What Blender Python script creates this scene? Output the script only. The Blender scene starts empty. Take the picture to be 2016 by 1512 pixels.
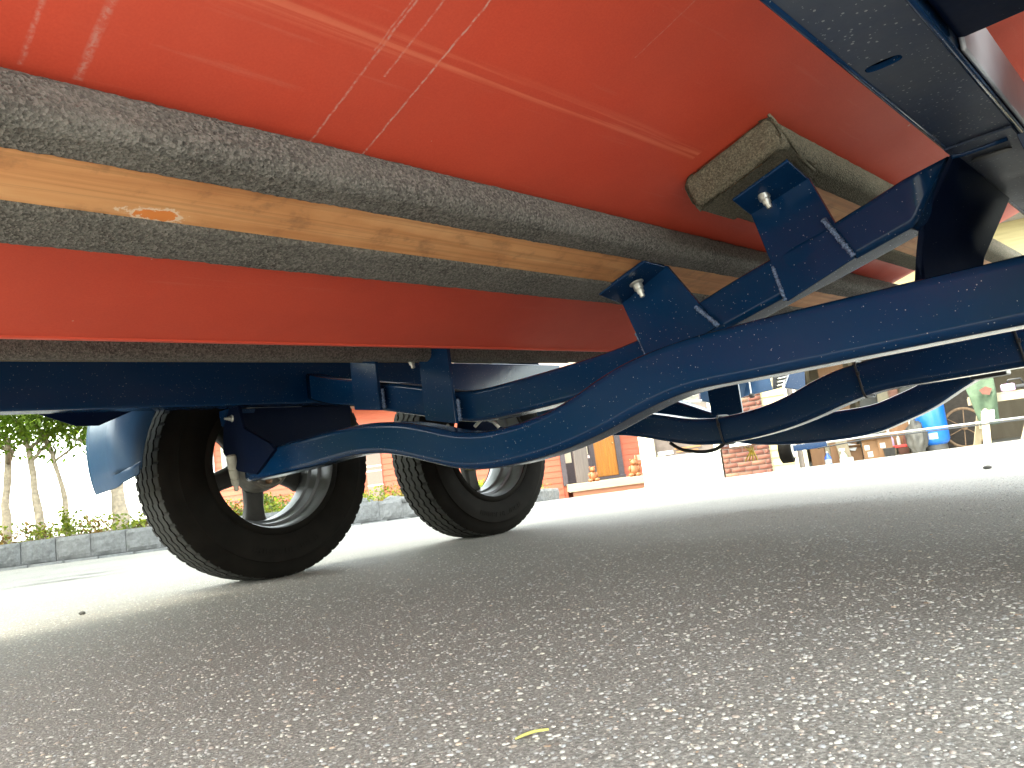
import bpy, bmesh, math, random
import numpy as np
from mathutils import Vector, Matrix, noise as mnoise

random.seed(7)
rng = np.random.default_rng(7)
scene = bpy.context.scene
COL = scene.collection
rad = math.radians

# ------------------------------------------------------------------ camera
cam_d = bpy.data.cameras.new("camera")
cam_d.sensor_width = 36.0
cam_d.lens = 26.91
cam_d.clip_start = 0.02
cam_d.clip_end = 2000
cam = bpy.data.objects.new("camera", cam_d)
COL.objects.link(cam)
YAW, PITCH, ROLL = rad(42.934), rad(7.203), rad(7.359)
fw = Vector((math.cos(YAW) * math.cos(PITCH), math.sin(YAW) * math.cos(PITCH), math.sin(PITCH)))
r0 = fw.cross(Vector((0, 0, 1))).normalized()
u0 = r0.cross(fw)
cr, sr = math.cos(ROLL), math.sin(ROLL)
rt = cr * r0 - sr * u0
up = sr * r0 + cr * u0
M = Matrix.Identity(4)
for i in range(3):
    M[i][0], M[i][1], M[i][2] = rt[i], up[i], -fw[i]
M.translation = Vector((0, 0, 0.192))
cam.matrix_world = M
scene.camera = cam

# ------------------------------------------------------------------ sky, sun, exposure
SUN_TO = Vector((-0.55, 0.30, 1.0)).normalized()
SUN_EL = math.asin(SUN_TO.z)
world = bpy.data.worlds.new("World")
scene.world = world
world.use_nodes = True
wn = world.node_tree.nodes
wl = world.node_tree.links
bgn = wn["Background"]
sky = wn.new("ShaderNodeTexSky")
sky.sky_type = 'NISHITA'
sky.sun_disc = False
sky.sun_elevation = SUN_EL
sky.sun_rotation = math.atan2(SUN_TO.x, SUN_TO.y)
sky.air_density = 1.0
sky.dust_density = 2.0
hs = wn.new("ShaderNodeHueSaturation")          # hazy, nearly white summer sky
hs.inputs['Saturation'].default_value = 0.35
wl.new(sky.outputs[0], hs.inputs['Color'])
wl.new(hs.outputs[0], bgn.inputs[0])
bgn.inputs[1].default_value = 0.15
sun_d = bpy.data.lights.new("sun", 'SUN')
sun_d.energy = 0.65
sun_d.angle = rad(12.0)
sun_d.color = (1.0, 0.93, 0.83)
sun_o = bpy.data.objects.new("sun", sun_d)
sun_o.rotation_euler = (-SUN_TO).to_track_quat('-Z', 'Y').to_euler()
COL.objects.link(sun_o)
scene.view_settings.view_transform = 'Standard'
scene.view_settings.look = 'None'
scene.view_settings.exposure = 4.08
scene.view_settings.gamma = 1.0
scene.view_settings.use_white_balance = True
scene.view_settings.white_balance_temperature = 7100
scene.view_settings.white_balance_tint = -1
scene.view_settings.use_curve_mapping = False
scene.cycles.max_bounces = 8
scene.cycles.diffuse_bounces = 5
scene.cycles.use_denoising = True

# ------------------------------------------------------------------ helpers
def link(o, parent=None):
    COL.objects.link(o)
    if parent is not None:
        o.parent = parent
    return o

def tag(o, label=None, cat=None, group=None, kind=None):
    if label: o["label"] = label
    if cat: o["category"] = cat
    if group: o["group"] = group
    if kind: o["kind"] = kind
    return o

def empty(name, loc=(0, 0, 0), rz=0.0, label=None, cat=None, group=None):
    o = bpy.data.objects.new(name, None)
    o.empty_display_size = 0.1
    o.location = loc
    o.rotation_euler = (0, 0, rz)
    link(o)
    return tag(o, label, cat, group)

def mesh_obj(name, verts, faces, mat, parent=None, smooth=False, bevel=0.0, wn_=False, segs=2):
    me = bpy.data.meshes.new(name)
    me.from_pydata([tuple(v) for v in verts], [], [tuple(int(i) for i in f) for f in faces])
    bm = bmesh.new(); bm.from_mesh(me)
    bmesh.ops.recalc_face_normals(bm, faces=bm.faces)
    bm.to_mesh(me); bm.free()
    if mat: me.materials.append(mat)
    o = bpy.data.objects.new(name, me)
    link(o, parent)
    if bevel > 0:
        b = o.modifiers.new("bevel", 'BEVEL')
        b.width = bevel; b.segments = segs; b.limit_method = 'ANGLE'; b.angle_limit = rad(35)
        smooth = True; wn_ = True
    if smooth:
        me.polygons.foreach_set("use_smooth", [True] * len(me.polygons))
    if wn_:
        w = o.modifiers.new("normals", 'WEIGHTED_NORMAL')
        w.keep_sharp = True
    return o

class MB:
    """collects geometry of ONE part"""
    def __init__(s): s.v = []; s.f = []
    def add(s, vs, fs):
        n = len(s.v); s.v += [tuple(v) for v in vs]; s.f += [tuple(i + n for i in f) for f in fs]; return s
    def box(s, lo, hi, m=None):
        x0, y0, z0 = lo; x1, y1, z1 = hi
        vs = [(x0,y0,z0),(x1,y0,z0),(x1,y1,z0),(x0,y1,z0),(x0,y0,z1),(x1,y0,z1),(x1,y1,z1),(x0,y1,z1)]
        if m is not None: vs = [m @ Vector(v) for v in vs]
        return s.add(vs, [(0,3,2,1),(4,5,6,7),(0,1,5,4),(1,2,6,5),(2,3,7,6),(3,0,4,7)])
    def prism(s, pts, vec):
        n = len(pts); vec = Vector(vec)
        vs = [Vector(p) for p in pts] + [Vector(p) + vec for p in pts]
        return s.add(vs, [tuple(range(n))[::-1], tuple(range(n, 2*n))] + [(i, (i+1)%n, n+(i+1)%n, n+i) for i in range(n)])
    def tube(s, pts, r, n=10, cap=True):
        pts = [Vector(p) for p in pts]; rings = []
        rr = r if isinstance(r, (list, tuple)) else [r]*len(pts)
        base = len(s.v)
        ref = None
        for i, p in enumerate(pts):
            t = (pts[min(i+1, len(pts)-1)] - pts[max(i-1, 0)]).normalized()
            if ref is None:
                ref = t.orthogonal().normalized()
            ref = (ref - t * ref.dot(t)).normalized()
            b = t.cross(ref)
            for k in range(n):
                a = 2*math.pi*k/n
                s.v.append(tuple(p + rr[i]*(math.cos(a)*ref + math.sin(a)*b)))
        for i in range(len(pts)-1):
            for k in range(n):
                a = base+i*n+k; b_ = base+i*n+(k+1)%n
                s.f.append((a, b_, b_+n, a+n))
        if cap:
            s.f.append(tuple(base+k for k in range(n))[::-1])
            e = base+(len(pts)-1)*n
            s.f.append(tuple(e+k for k in range(n)))
        return s
    def lathe(s, prof, axis_o=(0,0,0), ax=(0,1,0), n=48, closed=False):
        """prof: (along, radius)"""
        ax = Vector(ax).normalized(); a0 = ax.orthogonal().normalized(); b0 = ax.cross(a0); o = Vector(axis_o)
        base = len(s.v); m = len(prof)
        for k in range(n):
            a = 2*math.pi*k/n; d = math.cos(a)*a0 + math.sin(a)*b0
            for (t, r) in prof: s.v.append(tuple(o + ax*t + d*r))
        for k in range(n):
            for j in range(m if closed else m-1):
                a = base+k*m+j; b = base+k*m+(j+1)%m; c = base+((k+1)%n)*m+(j+1)%m; d = base+((k+1)%n)*m+j
                s.f.append((a, b, c, d))
        return s
    def build(s, name, mat, parent=None, **kw):
        return mesh_obj(name, s.v, s.f, mat, parent, **kw)

# view-aligned frame for the background: u forward of the camera, v to its right
CY, SY = math.cos(YAW), math.sin(YAW)
def vu(v, u, z=0.0): return Vector((u*CY + v*SY, u*SY - v*CY, z))
BGROT = YAW - math.pi/2
def sstep(a, b, t):
    t = np.clip((t-a)/(b-a), 0, 1); return t*t*(3-2*t)
def gz(u):
    u = np.asarray(u, float)
    a = np.clip(u-6.2, 0, 40.0)
    return -0.045*a*a/(a+0.7)

# ------------------------------------------------------------------ materials
def newmat(name):
    m = bpy.data.materials.new(name); m.use_nodes = True
    nt = m.node_tree; b = nt.nodes["Principled BSDF"]
    return m, nt, b
def N(nt, t, **kw):
    n = nt.nodes.new(t)
    for k, v in kw.items():
        if k in n.inputs.keys(): n.inputs[k].default_value = v
        else: setattr(n, k, v)
    return n
def L(nt, a, b): nt.links.new(a, b)
def ramp(nt, fac, stops, interp='LINEAR'):
    r = nt.nodes.new("ShaderNodeValToRGB"); r.color_ramp.interpolation = interp
    els = r.color_ramp.elements
    while len(els) < len(stops): els.new(0.5)
    for e, (p, c) in zip(els, stops):
        e.position = p; e.color = (c[0], c[1], c[2], 1) if not isinstance(c, (int, float)) else (c, c, c, 1)
    L(nt, fac, r.inputs[0]); return r.outputs[0]
def mix(nt, fac, a, b, mode='MIX'):
    m = nt.nodes.new("ShaderNodeMix"); m.data_type = 'RGBA'; m.blend_type = mode
    for i, x in ((0, fac), (6, a), (7, b)):
        if hasattr(x, 'is_linked'): L(nt, x, m.inputs[i])
        elif isinstance(x, (int, float)): m.inputs[i].default_value = x
        else: m.inputs[i].default_value = (x[0], x[1], x[2], 1)
    return m.outputs[2]
def math_(nt, op, a, b=None, c=None, clamp=False):
    m = nt.nodes.new("ShaderNodeMath"); m.operation = op; m.use_clamp = clamp
    for i, x in enumerate((a, b, c)):
        if x is None: continue
        if hasattr(x, 'is_linked'): L(nt, x, m.inputs[i])
        else: m.inputs[i].default_value = x
    return m.outputs[0]
def coords(nt, kind='Object', scale=None):
    t = nt.nodes.new("ShaderNodeTexCoord"); o = t.outputs[kind]
    if scale is not None:
        mp = nt.nodes.new("ShaderNodeMapping"); mp.inputs['Scale'].default_value = scale
        L(nt, o, mp.inputs[0]); o = mp.outputs[0]
    return o
def noise(nt, vec, scale, detail=4, rough=0.55, dist=0.0):
    n = N(nt, "ShaderNodeTexNoise", Scale=scale, Detail=detail, Roughness=rough, Distortion=dist)
    L(nt, vec, n.inputs['Vector']); return n.outputs['Fac']
def voro(nt, vec, scale, feature='F1', rnd=1.0):
    n = nt.nodes.new("ShaderNodeTexVoronoi"); n.feature = feature
    n.inputs['Scale'].default_value = scale; n.inputs['Randomness'].default_value = rnd
    L(nt, vec, n.inputs['Vector']); return n
def bump(nt, b, h, strength=0.3, dist=0.002):
    n = N(nt, "ShaderNodeBump", Strength=strength, Distance=dist)
    L(nt, h, n.inputs['Height']); L(nt, n.outputs[0], b.inputs['Normal']); return n
def simple(name, col, rough=0.6, var=0.15, scale=20, metal=0.0, bmp=0.0, bscale=None):
    m, nt, b = newmat(name)
    v = coords(nt)
    f = noise(nt, v, scale)
    c0 = [x*(1-var) for x in col]; c1 = [min(1, x*(1+var)) for x in col]
    L(nt, ramp(nt, f, [(0.3, c0), (0.7, c1)]), b.inputs['Base Color'])
    b.inputs['Roughness'].default_value = rough; b.inputs['Metallic'].default_value = metal
    if bmp: bump(nt, b, noise(nt, v, bscale or scale*4, 6), bmp, 0.004)
    return m

def paint_mat(name, col, dust, rough=0.16, specks=1.0):
    """glossy trailer enamel with dust film and dried splash specks"""
    m, nt, b = newmat(name); v = coords(nt)
    big = noise(nt, v, 6, 5)
    fine = noise(nt, v, 160, 3)
    dustf = math_(nt, 'MULTIPLY', ramp(nt, big, [(0.35, 0.0), (0.75, 1.0)]), dust)
    vo = voro(nt, v, 75.0)
    wn1 = nt.nodes.new("ShaderNodeTexWhiteNoise"); L(nt, vo.outputs['Position'], wn1.inputs[0])
    rad_ = math_(nt, 'MULTIPLY', math_(nt, 'POWER', wn1.outputs[0], 8.0), 0.070*specks)
    sp = math_(nt, 'LESS_THAN', math_(nt, 'ADD', vo.outputs['Distance'], math_(nt, 'MULTIPLY', math_(nt, 'SUBTRACT', fine, 0.5), 0.12)), rad_)
    vo2 = voro(nt, v, 330.0)
    wn2 = nt.nodes.new("ShaderNodeTexWhiteNoise"); L(nt, vo2.outputs['Position'], wn2.inputs[0])
    sp2 = math_(nt, 'LESS_THAN', vo2.outputs['Distance'], math_(nt, 'MULTIPLY', math_(nt, 'POWER', wn2.outputs[0], 10.0), 0.27*specks))
    spk = math_(nt, 'MAXIMUM', sp, sp2)
    c = mix(nt, dustf, col, (0.16, 0.16, 0.15))
    c = mix(nt, math_(nt, 'MULTIPLY', spk, 0.62), c, (0.42, 0.43, 0.42))
    L(nt, c, b.inputs['Base Color'])
    r = math_(nt, 'ADD', math_(nt, 'MULTIPLY', fine, 0.10), rough-0.05)
    r = math_(nt, 'ADD', r, math_(nt, 'MULTIPLY', dustf, 0.6))
    r = math_(nt, 'ADD', r, math_(nt, 'MULTIPLY', spk, 0.5))
    L(nt, r, b.inputs['Roughness'])
    b.inputs['Specular IOR Level'].default_value = 0.26
    bump(nt, b, noise(nt, v, 45, 2), 0.06, 0.004)
    return m
NAVY = (0.0018, 0.025, 0.082)
M_paint = paint_mat("navy_enamel", NAVY, 0.05)
M_paint_dusty = paint_mat("navy_enamel_dusty", (0.016, 0.030, 0.070), 0.55, 0.35, 1.9)
M_paint_shaded = paint_mat("navy_enamel_shaded", (0.0008, 0.005, 0.022), 0.03, 0.45, 0.5)  # same navy paint, darkened to stand in for shade and dark reflections
M_paint_shaded.node_tree.nodes["Principled BSDF"].inputs["Specular IOR Level"].default_value = 0.06
M_paint_clean = paint_mat("navy_enamel_clean", (0.012, 0.043, 0.10), 0.08, 0.3, 0.5)

# hull antifouling paint with trailer scuffs
def hull_mat():
    m, nt, b = newmat("red_antifouling"); v = coords(nt)
    sx = nt.nodes.new("ShaderNodeSeparateXYZ"); L(nt, v, sx.inputs[0])
    X, Y = sx.outputs[0], sx.outputs[1]
    base = ramp(nt, noise(nt, v, 7, 6), [(0.3, (0.60, 0.062, 0.036)), (0.7, (0.67, 0.078, 0.044))])
    grain = noise(nt, v, 420, 2)
    base = mix(nt, 0.18, base, ramp(nt, grain, [(0.3, (0.44, 0.050, 0.026)), (0.7, (0.68, 0.12, 0.055))]))
    wob = math_(nt, 'MULTIPLY', math_(nt, 'SUBTRACT', noise(nt, v, 60, 3), 0.5), 0.004)
    chop = ramp(nt, noise(nt, v, 230, 3), [(0.42, 0.0), (0.56, 1.0)])
    tot = None
    for (x0, ya, yb, w, k) in ((0.4318, 0.230, 0.644, 0.0018, 0.55), (0.4278, 0.230, 0.517, 0.0014, 0.40), (0.4554, 0.230, 0.540, 0.0018, 0.50), (0.4974, 0.207, 0.647, 0.0016, 0.75), (0.2104, 0.345, 0.636, 0.0048, 0.38), (0.1690, 0.345, 0.635, 0.0029, 0.30), (0.7130, 0.287, 0.414, 0.0011, 0.30)):
        d = math_(nt, 'ABSOLUTE', math_(nt, 'SUBTRACT', math_(nt, 'ADD', X, wob), x0))
        l = math_(nt, 'SUBTRACT', 1.0, math_(nt, 'DIVIDE', d, w), clamp=True)
        l = math_(nt, 'MULTIPLY', l, math_(nt, 'MULTIPLY', math_(nt, 'GREATER_THAN', Y, ya), math_(nt, 'LESS_THAN', Y, yb)))
        l = math_(nt, 'MULTIPLY', l, k*1.6, clamp=True)
        tot = l if tot is None else math_(nt, 'MAXIMUM', tot, l)
    tot = math_(nt, 'MULTIPLY', tot, math_(nt, 'ADD', math_(nt, 'MULTIPLY', chop, 0.8), 0.25))
    c = mix(nt, math_(nt, 'MULTIPLY', tot, 0.8, clamp=True), base, (0.62, 0.42, 0.37))
    # long polished rub band along the hull
    vs = coords(nt, 'Object', (1.2, 60.0, 1.0))
    st = ramp(nt, noise(nt, vs, 2.2, 4), [(0.46, 0.0), (0.62, 1.0)])
    yc = math_(nt, 'ADD', math_(nt, 'MULTIPLY', X, -0.02), 0.514)
    bd = math_(nt, 'ABSOLUTE', math_(nt, 'SUBTRACT', Y, yc))
    band = math_(nt, 'SUBTRACT', 1.0, math_(nt, 'DIVIDE', bd, 0.0185), clamp=True)
    band = math_(nt, 'MULTIPLY', math_(nt, 'MULTIPLY', band, st), math_(nt, 'LESS_THAN', X, 0.985))
    c = mix(nt, math_(nt, 'MULTIPLY', band, 0.85), c, (0.78, 0.19, 0.11))
    blot = ramp(nt, noise(nt, v, 2.4, 6, 0.62), [(0.42, 0.0), (0.66, 1.0)])
    c = mix(nt, math_(nt, 'MULTIPLY', blot, 0.30), c, (0.46, 0.085, 0.055))
    scuff = ramp(nt, noise(nt, coords(nt, 'Object', (1.5, 26.0, 1.0)), 3.0, 6, 0.7), [(0.60, 0.0), (0.72, 1.0)])
    c = mix(nt, math_(nt, 'MULTIPLY', scuff, 0.16), c, (0.66, 0.26, 0.19))
    # bare spots
    vo = voro(nt, v, 38.0); w1 = nt.nodes.new("ShaderNodeTexWhiteNoise"); L(nt, vo.outputs['Position'], w1.inputs[0])
    sp = math_(nt, 'LESS_THAN', vo.outputs['Distance'], math_(nt, 'MULTIPLY', math_(nt, 'POWER', w1.outputs[0], 14.0), 0.12))
    c = mix(nt, math_(nt, 'MULTIPLY', sp, 0.7), c, (0.6, 0.42, 0.34))
    L(nt, c, b.inputs['Base Color'])
    L(nt, math_(nt, 'ADD', math_(nt, 'SUBTRACT', 0.50, math_(nt, 'MULTIPLY', band, 0.14)), math_(nt, 'MULTIPLY', blot, 0.14)), b.inputs['Roughness'])
    b.inputs['Specular IOR Level'].default_value = 0.28
    bump(nt, b, grain, 0.08, 0.001)
    return m
M_hull = hull_mat()
M_gel = simple("white_gelcoat", (0.72, 0.72, 0.70), 0.25, 0.03)

def carpet_mat(name, dark, light, s=1.0):
    m, nt, b = newmat(name); v = coords(nt)
    a = noise(nt, v, 230*s, 5, 0.7)
    vo = voro(nt, v, 420*s)
    w1 = nt.nodes.new("ShaderNodeTexWhiteNoise"); L(nt, vo.outputs['Position'], w1.inputs[0])
    c = ramp(nt, a, [(0.32, dark), (0.68, light)])
    c = mix(nt, 0.45, c, ramp(nt, w1.outputs[0], [(0.0, [x*0.45 for x in dark]), (0.6, [x*0.9 for x in light]), (1.0, [x*1.7 for x in light])]))
    c = mix(nt, ramp(nt, noise(nt, v, 9, 4), [(0.4, 0.0), (0.8, 0.35)]), c, [x*1.3 for x in light])
    L(nt, c, b.inputs['Base Color']); b.inputs['Roughness'].default_value = 0.95
    b.inputs['Specular IOR Level'].default_value = 0.15
    h = math_(nt, 'ADD', a, math_(nt, 'MULTIPLY', vo.outputs['Distance'], 0.8))
    bump(nt, b, h, 0.9, 0.003)
    return m
M_carpet = carpet_mat("grey_marine_carpet", (0.036, 0.033, 0.031), (0.205, 0.19, 0.172))
M_carpet_olive = carpet_mat("olive_marine_carpet", (0.040, 0.035, 0.026), (0.185, 0.162, 0.118), 1.3)

def wood_mat(name, c1, c2, scale=(2, 40, 40), rough=0.6, stain=0.0):
    m, nt, b = newmat(name); v = coords(nt, 'Object', scale); v2 = coords(nt)
    g = noise(nt, v, 1.3, 6, 0.6, 0.6)
    c = ramp(nt, g, [(0.3, c1), (0.5, [(a+q)/2 for a, q in zip(c1, c2)]), (0.7, c2)])
    if stain:
        s = ramp(nt, noise(nt, v2, 24, 4), [(0.60, 0.0), (0.74, 1.0)])
        c = mix(nt, math_(nt, 'MULTIPLY', s, stain), c, [x*0.32 for x in c1])
    L(nt, c, b.inputs['Base Color']); b.inputs['Roughness'].default_value = rough
    bump(nt, b, g, 0.25, 0.002)
    return m

def plank_mat():
    m, nt, b = newmat("bunk_board_wood"); v = coords(nt, 'Object', (1.6, 30, 30)); v2 = coords(nt)
    g = noise(nt, v, 1.5, 6, 0.6, 0.8)
    c = ramp(nt, g, [(0.3, (0.50, 0.205, 0.078)), (0.5, (0.64, 0.30, 0.122)), (0.72, (0.74, 0.40, 0.185))])
    ln = ramp(nt, noise(nt, coords(nt, 'Object', (0.8, 110, 1)), 1.1, 3), [(0.40, 1.0), (0.44, 0.0)])
    c = mix(nt, math_(nt, 'MULTIPLY', ln, 0.22), c, (0.22, 0.09, 0.035))
    s = ramp(nt, noise(nt, v2, 22, 5, 0.65), [(0.54, 0.0), (0.70, 1.0)])
    c = mix(nt, ramp(nt, noise(nt, v2, 11, 5, 0.6), [(0.42, 0.0), (0.62, 0.35)]), c, (0.40, 0.15, 0.05))
    c = mix(nt, math_(nt, 'MULTIPLY', s, 0.5), c, (0.13, 0.07, 0.04))
    # filler smear on the underside of the board
    sx = nt.nodes.new("ShaderNodeSeparateXYZ"); L(nt, v2, sx.inputs[0])
    nz = math_(nt, 'MULTIPLY', math_(nt, 'SUBTRACT', noise(nt, v2, 70, 5, 0.7), 0.5), 1.6)
    dx = math_(nt, 'DIVIDE', math_(nt, 'SUBTRACT', sx.outputs[0], 0.301), 0.032)
    dy = math_(nt, 'DIVIDE', math_(nt, 'SUBTRACT', sx.outputs[1], 0.716), 0.0105)
    rr = math_(nt, 'ADD', math_(nt, 'SQRT', math_(nt, 'ADD', math_(nt, 'MULTIPLY', dx, dx), math_(nt, 'MULTIPLY', dy, dy))), math_(nt, 'MULTIPLY', nz, 1.6))
    c = mix(nt, ramp(nt, rr, [(0.85, 0.8), (1.05, 0.0)]), c, (0.80, 0.62, 0.47))
    c = mix(nt, ramp(nt, rr, [(0.55, 0.95), (0.66, 0.0)]), c, (0.72, 0.21, 0.035))
    L(nt, c, b.inputs['Base Color']); b.inputs['Roughness'].default_value = 0.62
    bump(nt, b, g, 0.3, 0.0015)
    return m
M_plank = plank_mat()

def rubber_mat():
    m, nt, b = newmat("tyre_rubber"); v = coords(nt)
    c = ramp(nt, noise(nt, v, 14, 5), [(0.3, (0.0045, 0.0038, 0.0032)), (0.75, (0.010, 0.0084, 0.007))])
    L(nt, c, b.inputs['Base Color']); b.inputs['Roughness'].default_value = 0.72; b.inputs['Specular IOR Level'].default_value = 0.06
    bump(nt, b, noise(nt, v, 300, 3), 0.15, 0.001)
    return m
M_rubber = rubber_mat()
M_tread = simple("dusty_tread_rubber", (0.011, 0.010, 0.008), 0.85, 0.35, 60)
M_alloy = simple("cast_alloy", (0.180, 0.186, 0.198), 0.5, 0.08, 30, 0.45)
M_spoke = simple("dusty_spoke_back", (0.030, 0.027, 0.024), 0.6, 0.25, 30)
M_zinc = simple("zinc_plated_steel", (0.58, 0.57, 0.53), 0.38, 0.18, 60, 0.7)
M_hubgrey = simple("dusty_hub_iron", (0.20, 0.18, 0.15), 0.6, 0.25, 40, 0.3)
M_glare = simple("pale_rail_glare", (0.62, 0.63, 0.68), 0.22, 0.05, 12)  # pale colour stands in for glare on the blue rail
M_brass = simple("yellow_chromate_drum", (0.42, 0.36, 0.17), 0.42, 0.3, 30, 0.7)
M_bolt_brown = simple("brown_bearing_cap", (0.22, 0.11, 0.05), 0.5, 0.2)
M_black = simple("black_plastic", (0.012, 0.012, 0.014), 0.45, 0.2)
M_greyplastic = simple("aged_grey_plastic", (0.42, 0.40, 0.34), 0.55, 0.2, 40)
M_weld = simple("painted_weld_glint", (0.11, 0.16, 0.27), 0.14, 0.7, 260)  # weld colour lightened to stand in for bright glints
M_strap = simple("white_strap", (0.7, 0.72, 0.74), 0.6, 0.1)

def asphalt_mat():
    m, nt, b = newmat("worn_asphalt"); v = coords(nt)
    big = noise(nt, v, 1.3, 6, 0.62)
    mid = noise(nt, v, 14, 5)
    fine = noise(nt, v, 260, 4, 0.7)
    c = ramp(nt, big, [(0.28, (0.150, 0.144, 0.130)), (0.5, (0.205, 0.198, 0.180)), (0.72, (0.255, 0.246, 0.225))])
    c = mix(nt, 0.5, c, ramp(nt, mid, [(0.3, (0.14, 0.134, 0.120)), (0.7, (0.25, 0.24, 0.222))]))
    c = mix(nt, 0.65, c, ramp(nt, fine, [(0.36, (0.055, 0.05, 0.044)), (0.5, (0.17, 0.16, 0.145)), (0.64, (0.38, 0.36, 0.325))]))
    h = math_(nt, 'MULTIPLY', fine, 0.8)
    for sc, thr, rmax in ((95.0, 0.30, 0.36), (170.0, 0.25, 0.38), (320.0, 0.35, 0.42)):
        vo = voro(nt, v, sc)
        w = nt.nodes.new("ShaderNodeTexWhiteNoise"); L(nt, vo.outputs['Position'], w.inputs[0])
        dist = math_(nt, 'ADD', vo.outputs['Distance'], math_(nt, 'MULTIPLY', math_(nt, 'SUBTRACT', noise(nt, v, sc*2.2, 2), 0.5), 0.28))
        radius = math_(nt, 'MULTIPLY', math_(nt, 'SUBTRACT', w.outputs[0], thr), rmax/(1-thr))
        inside = ramp(nt, math_(nt, 'SUBTRACT', radius, dist), [(0.0, 0.0), (0.07, 1.0)])
        sc2 = nt.nodes.new("ShaderNodeSeparateXYZ"); L(nt, w.outputs[1], sc2.inputs[0])
        tone = ramp(nt, sc2.outputs[1], [(0.0, (0.10, 0.095, 0.088)), (0.30, (0.17, 0.16, 0.15)), (0.48, (0.25, 0.20, 0.165)),
                                         (0.62, (0.20, 0.215, 0.225)), (0.74, (0.36, 0.34, 0.295)), (0.90, (0.50, 0.475, 0.42)), (1.0, (0.42, 0.27, 0.16))])
        c = mix(nt, math_(nt, 'MULTIPLY', inside, 0.85), c, tone)
        h = math_(nt, 'ADD', h, math_(nt, 'MULTIPLY', inside, 0.35))
    L(nt, c, b.inputs['Base Color'])
    b.inputs['Roughness'].default_value = 0.82
    b.inputs['Specular IOR Level'].default_value = 0.3
    bump(nt, b, h, 0.55, 0.003)
    return m
M_asphalt = asphalt_mat()

def block_mat():
    m, nt, b = newmat("split_face_concrete"); v = coords(nt)
    oi = nt.nodes.new("ShaderNodeObjectInfo")
    c = ramp(nt, noise(nt, v, 26, 6, 0.7), [(0.3, (0.062, 0.063, 0.066)), (0.7, (0.155, 0.158, 0.162))])
    c = mix(nt, math_(nt, 'MULTIPLY', oi.outputs['Random'], 0.25), c, (0.22, 0.21, 0.20))
    L(nt, c, b.inputs['Base Color']); b.inputs['Roughness'].default_value = 0.9
    bump(nt, b, noise(nt, v, 60, 6), 0.8, 0.006); return m
M_block = block_mat()
M_soil = simple("garden_soil", (0.09, 0.06, 0.04), 0.95, 0.4, 30, 0, 0.6)

def leaf_mat(name, c1, c2, trans=0.45):
    m, nt, b = newmat(name)
    g = nt.nodes.new("ShaderNodeNewGeometry")
    c = ramp(nt, g.outputs['Random Per Island'], [(0.0, c1), (0.7, c2), (1.0, [min(1, x*1.5) for x in c2])])
    L(nt, c, b.inputs['Base Color']); b.inputs['Roughness'].default_value = 0.5
    t = nt.nodes.new("ShaderNodeBsdfTranslucent"); L(nt, mix(nt, 1.0, c, (1.6, 1.7, 0.7), 'MULTIPLY'), t.inputs[0])
    ms = nt.nodes.new("ShaderNodeMixShader"); ms.inputs[0].default_value = trans
    L(nt, b.outputs[0], ms.inputs[1]); L(nt, t.outputs[0], ms.inputs[2])
    L(nt, ms.outputs[0], nt.nodes["Material Output"].inputs[0]); return m
M_leaf = leaf_mat("tree_leaf", (0.065, 0.115, 0.020), (0.13, 0.185, 0.03), 0.6)
M_shrub = leaf_mat("shrub_leaf", (0.060, 0.090, 0.015), (0.143, 0.158, 0.022), 0.45)
M_shrub_dark = leaf_mat("shrub_leaf_red", (0.075, 0.038, 0.015), (0.128, 0.075, 0.022), 0.4)
M_bark = simple("pale_bark", (0.312, 0.250, 0.187), 0.85, 0.35, 25, 0, 0.5)

def siding_mat(name, col):
    m, nt, b = newmat(name); v = coords(nt, 'Object', (1, 12, 12))
    c = ramp(nt, noise(nt, v, 3, 5), [(0.3, [x*0.85 for x in col]), (0.7, [min(1, x*1.1) for x in col])])
    L(nt, c, b.inputs['Base Color']); b.inputs['Roughness'].default_value = 0.7; return m
M_red = siding_mat("red_stained_siding", (0.366, 0.081, 0.039))
M_cream = siding_mat("cream_siding", (0.306, 0.255, 0.128))
M_white = simple("white_paint", (0.78, 0.78, 0.76), 0.5, 0.03)
M_creamtrim = simple("cream_trim_paint", (0.68, 0.62, 0.46), 0.55, 0.05)
M_darktrim = simple("dark_brown_trim", (0.055, 0.040, 0.045), 0.5, 0.2)
M_postwood = wood_mat("weathered_post_wood", (0.055, 0.042, 0.036), (0.091, 0.072, 0.062), (30, 30, 1.5))
M_door = wood_mat("varnished_door_plank", (0.313, 0.101, 0.009), (0.435, 0.172, 0.020), (30, 30, 1.2), 0.35)
M_bear = wood_mat("carved_cedar", (0.159, 0.046, 0.010), (0.225, 0.071, 0.017), (8, 8, 8))
M_deck = wood_mat("deck_board_wood", (0.225, 0.176, 0.118), (0.284, 0.235, 0.162), (1, 20, 20))
M_deckred = wood_mat("red_deck_skirt", (0.214, 0.087, 0.046), (0.264, 0.120, 0.066), (1, 20, 20))
M_glass = simple("dark_window_glass", (0.10, 0.10, 0.10), 0.08, 0.3, 3)
def brick_mat():
    m, nt, b = newmat("red_brick"); v = coords(nt); oi = nt.nodes.new("ShaderNodeObjectInfo")
    c = ramp(nt, oi.outputs['Random'], [(0.0, (0.075, 0.015, 0.008)), (0.6, (0.10, 0.024, 0.013)), (0.85, (0.12, 0.038, 0.020)), (1.0, (0.18, 0.10, 0.06))])
    c = mix(nt, 0.35, c, ramp(nt, noise(nt, v, 60, 4), [(0.3, (0.075, 0.02, 0.012)), (0.7, (0.16, 0.075, 0.05))]))
    L(nt, c, b.inputs['Base Color']); b.inputs['Roughness'].default_value = 0.85; return m
M_brick = brick_mat()
M_mortar = simple("mortar", (0.210, 0.190, 0.165), 0.9, 0.1)
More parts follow.
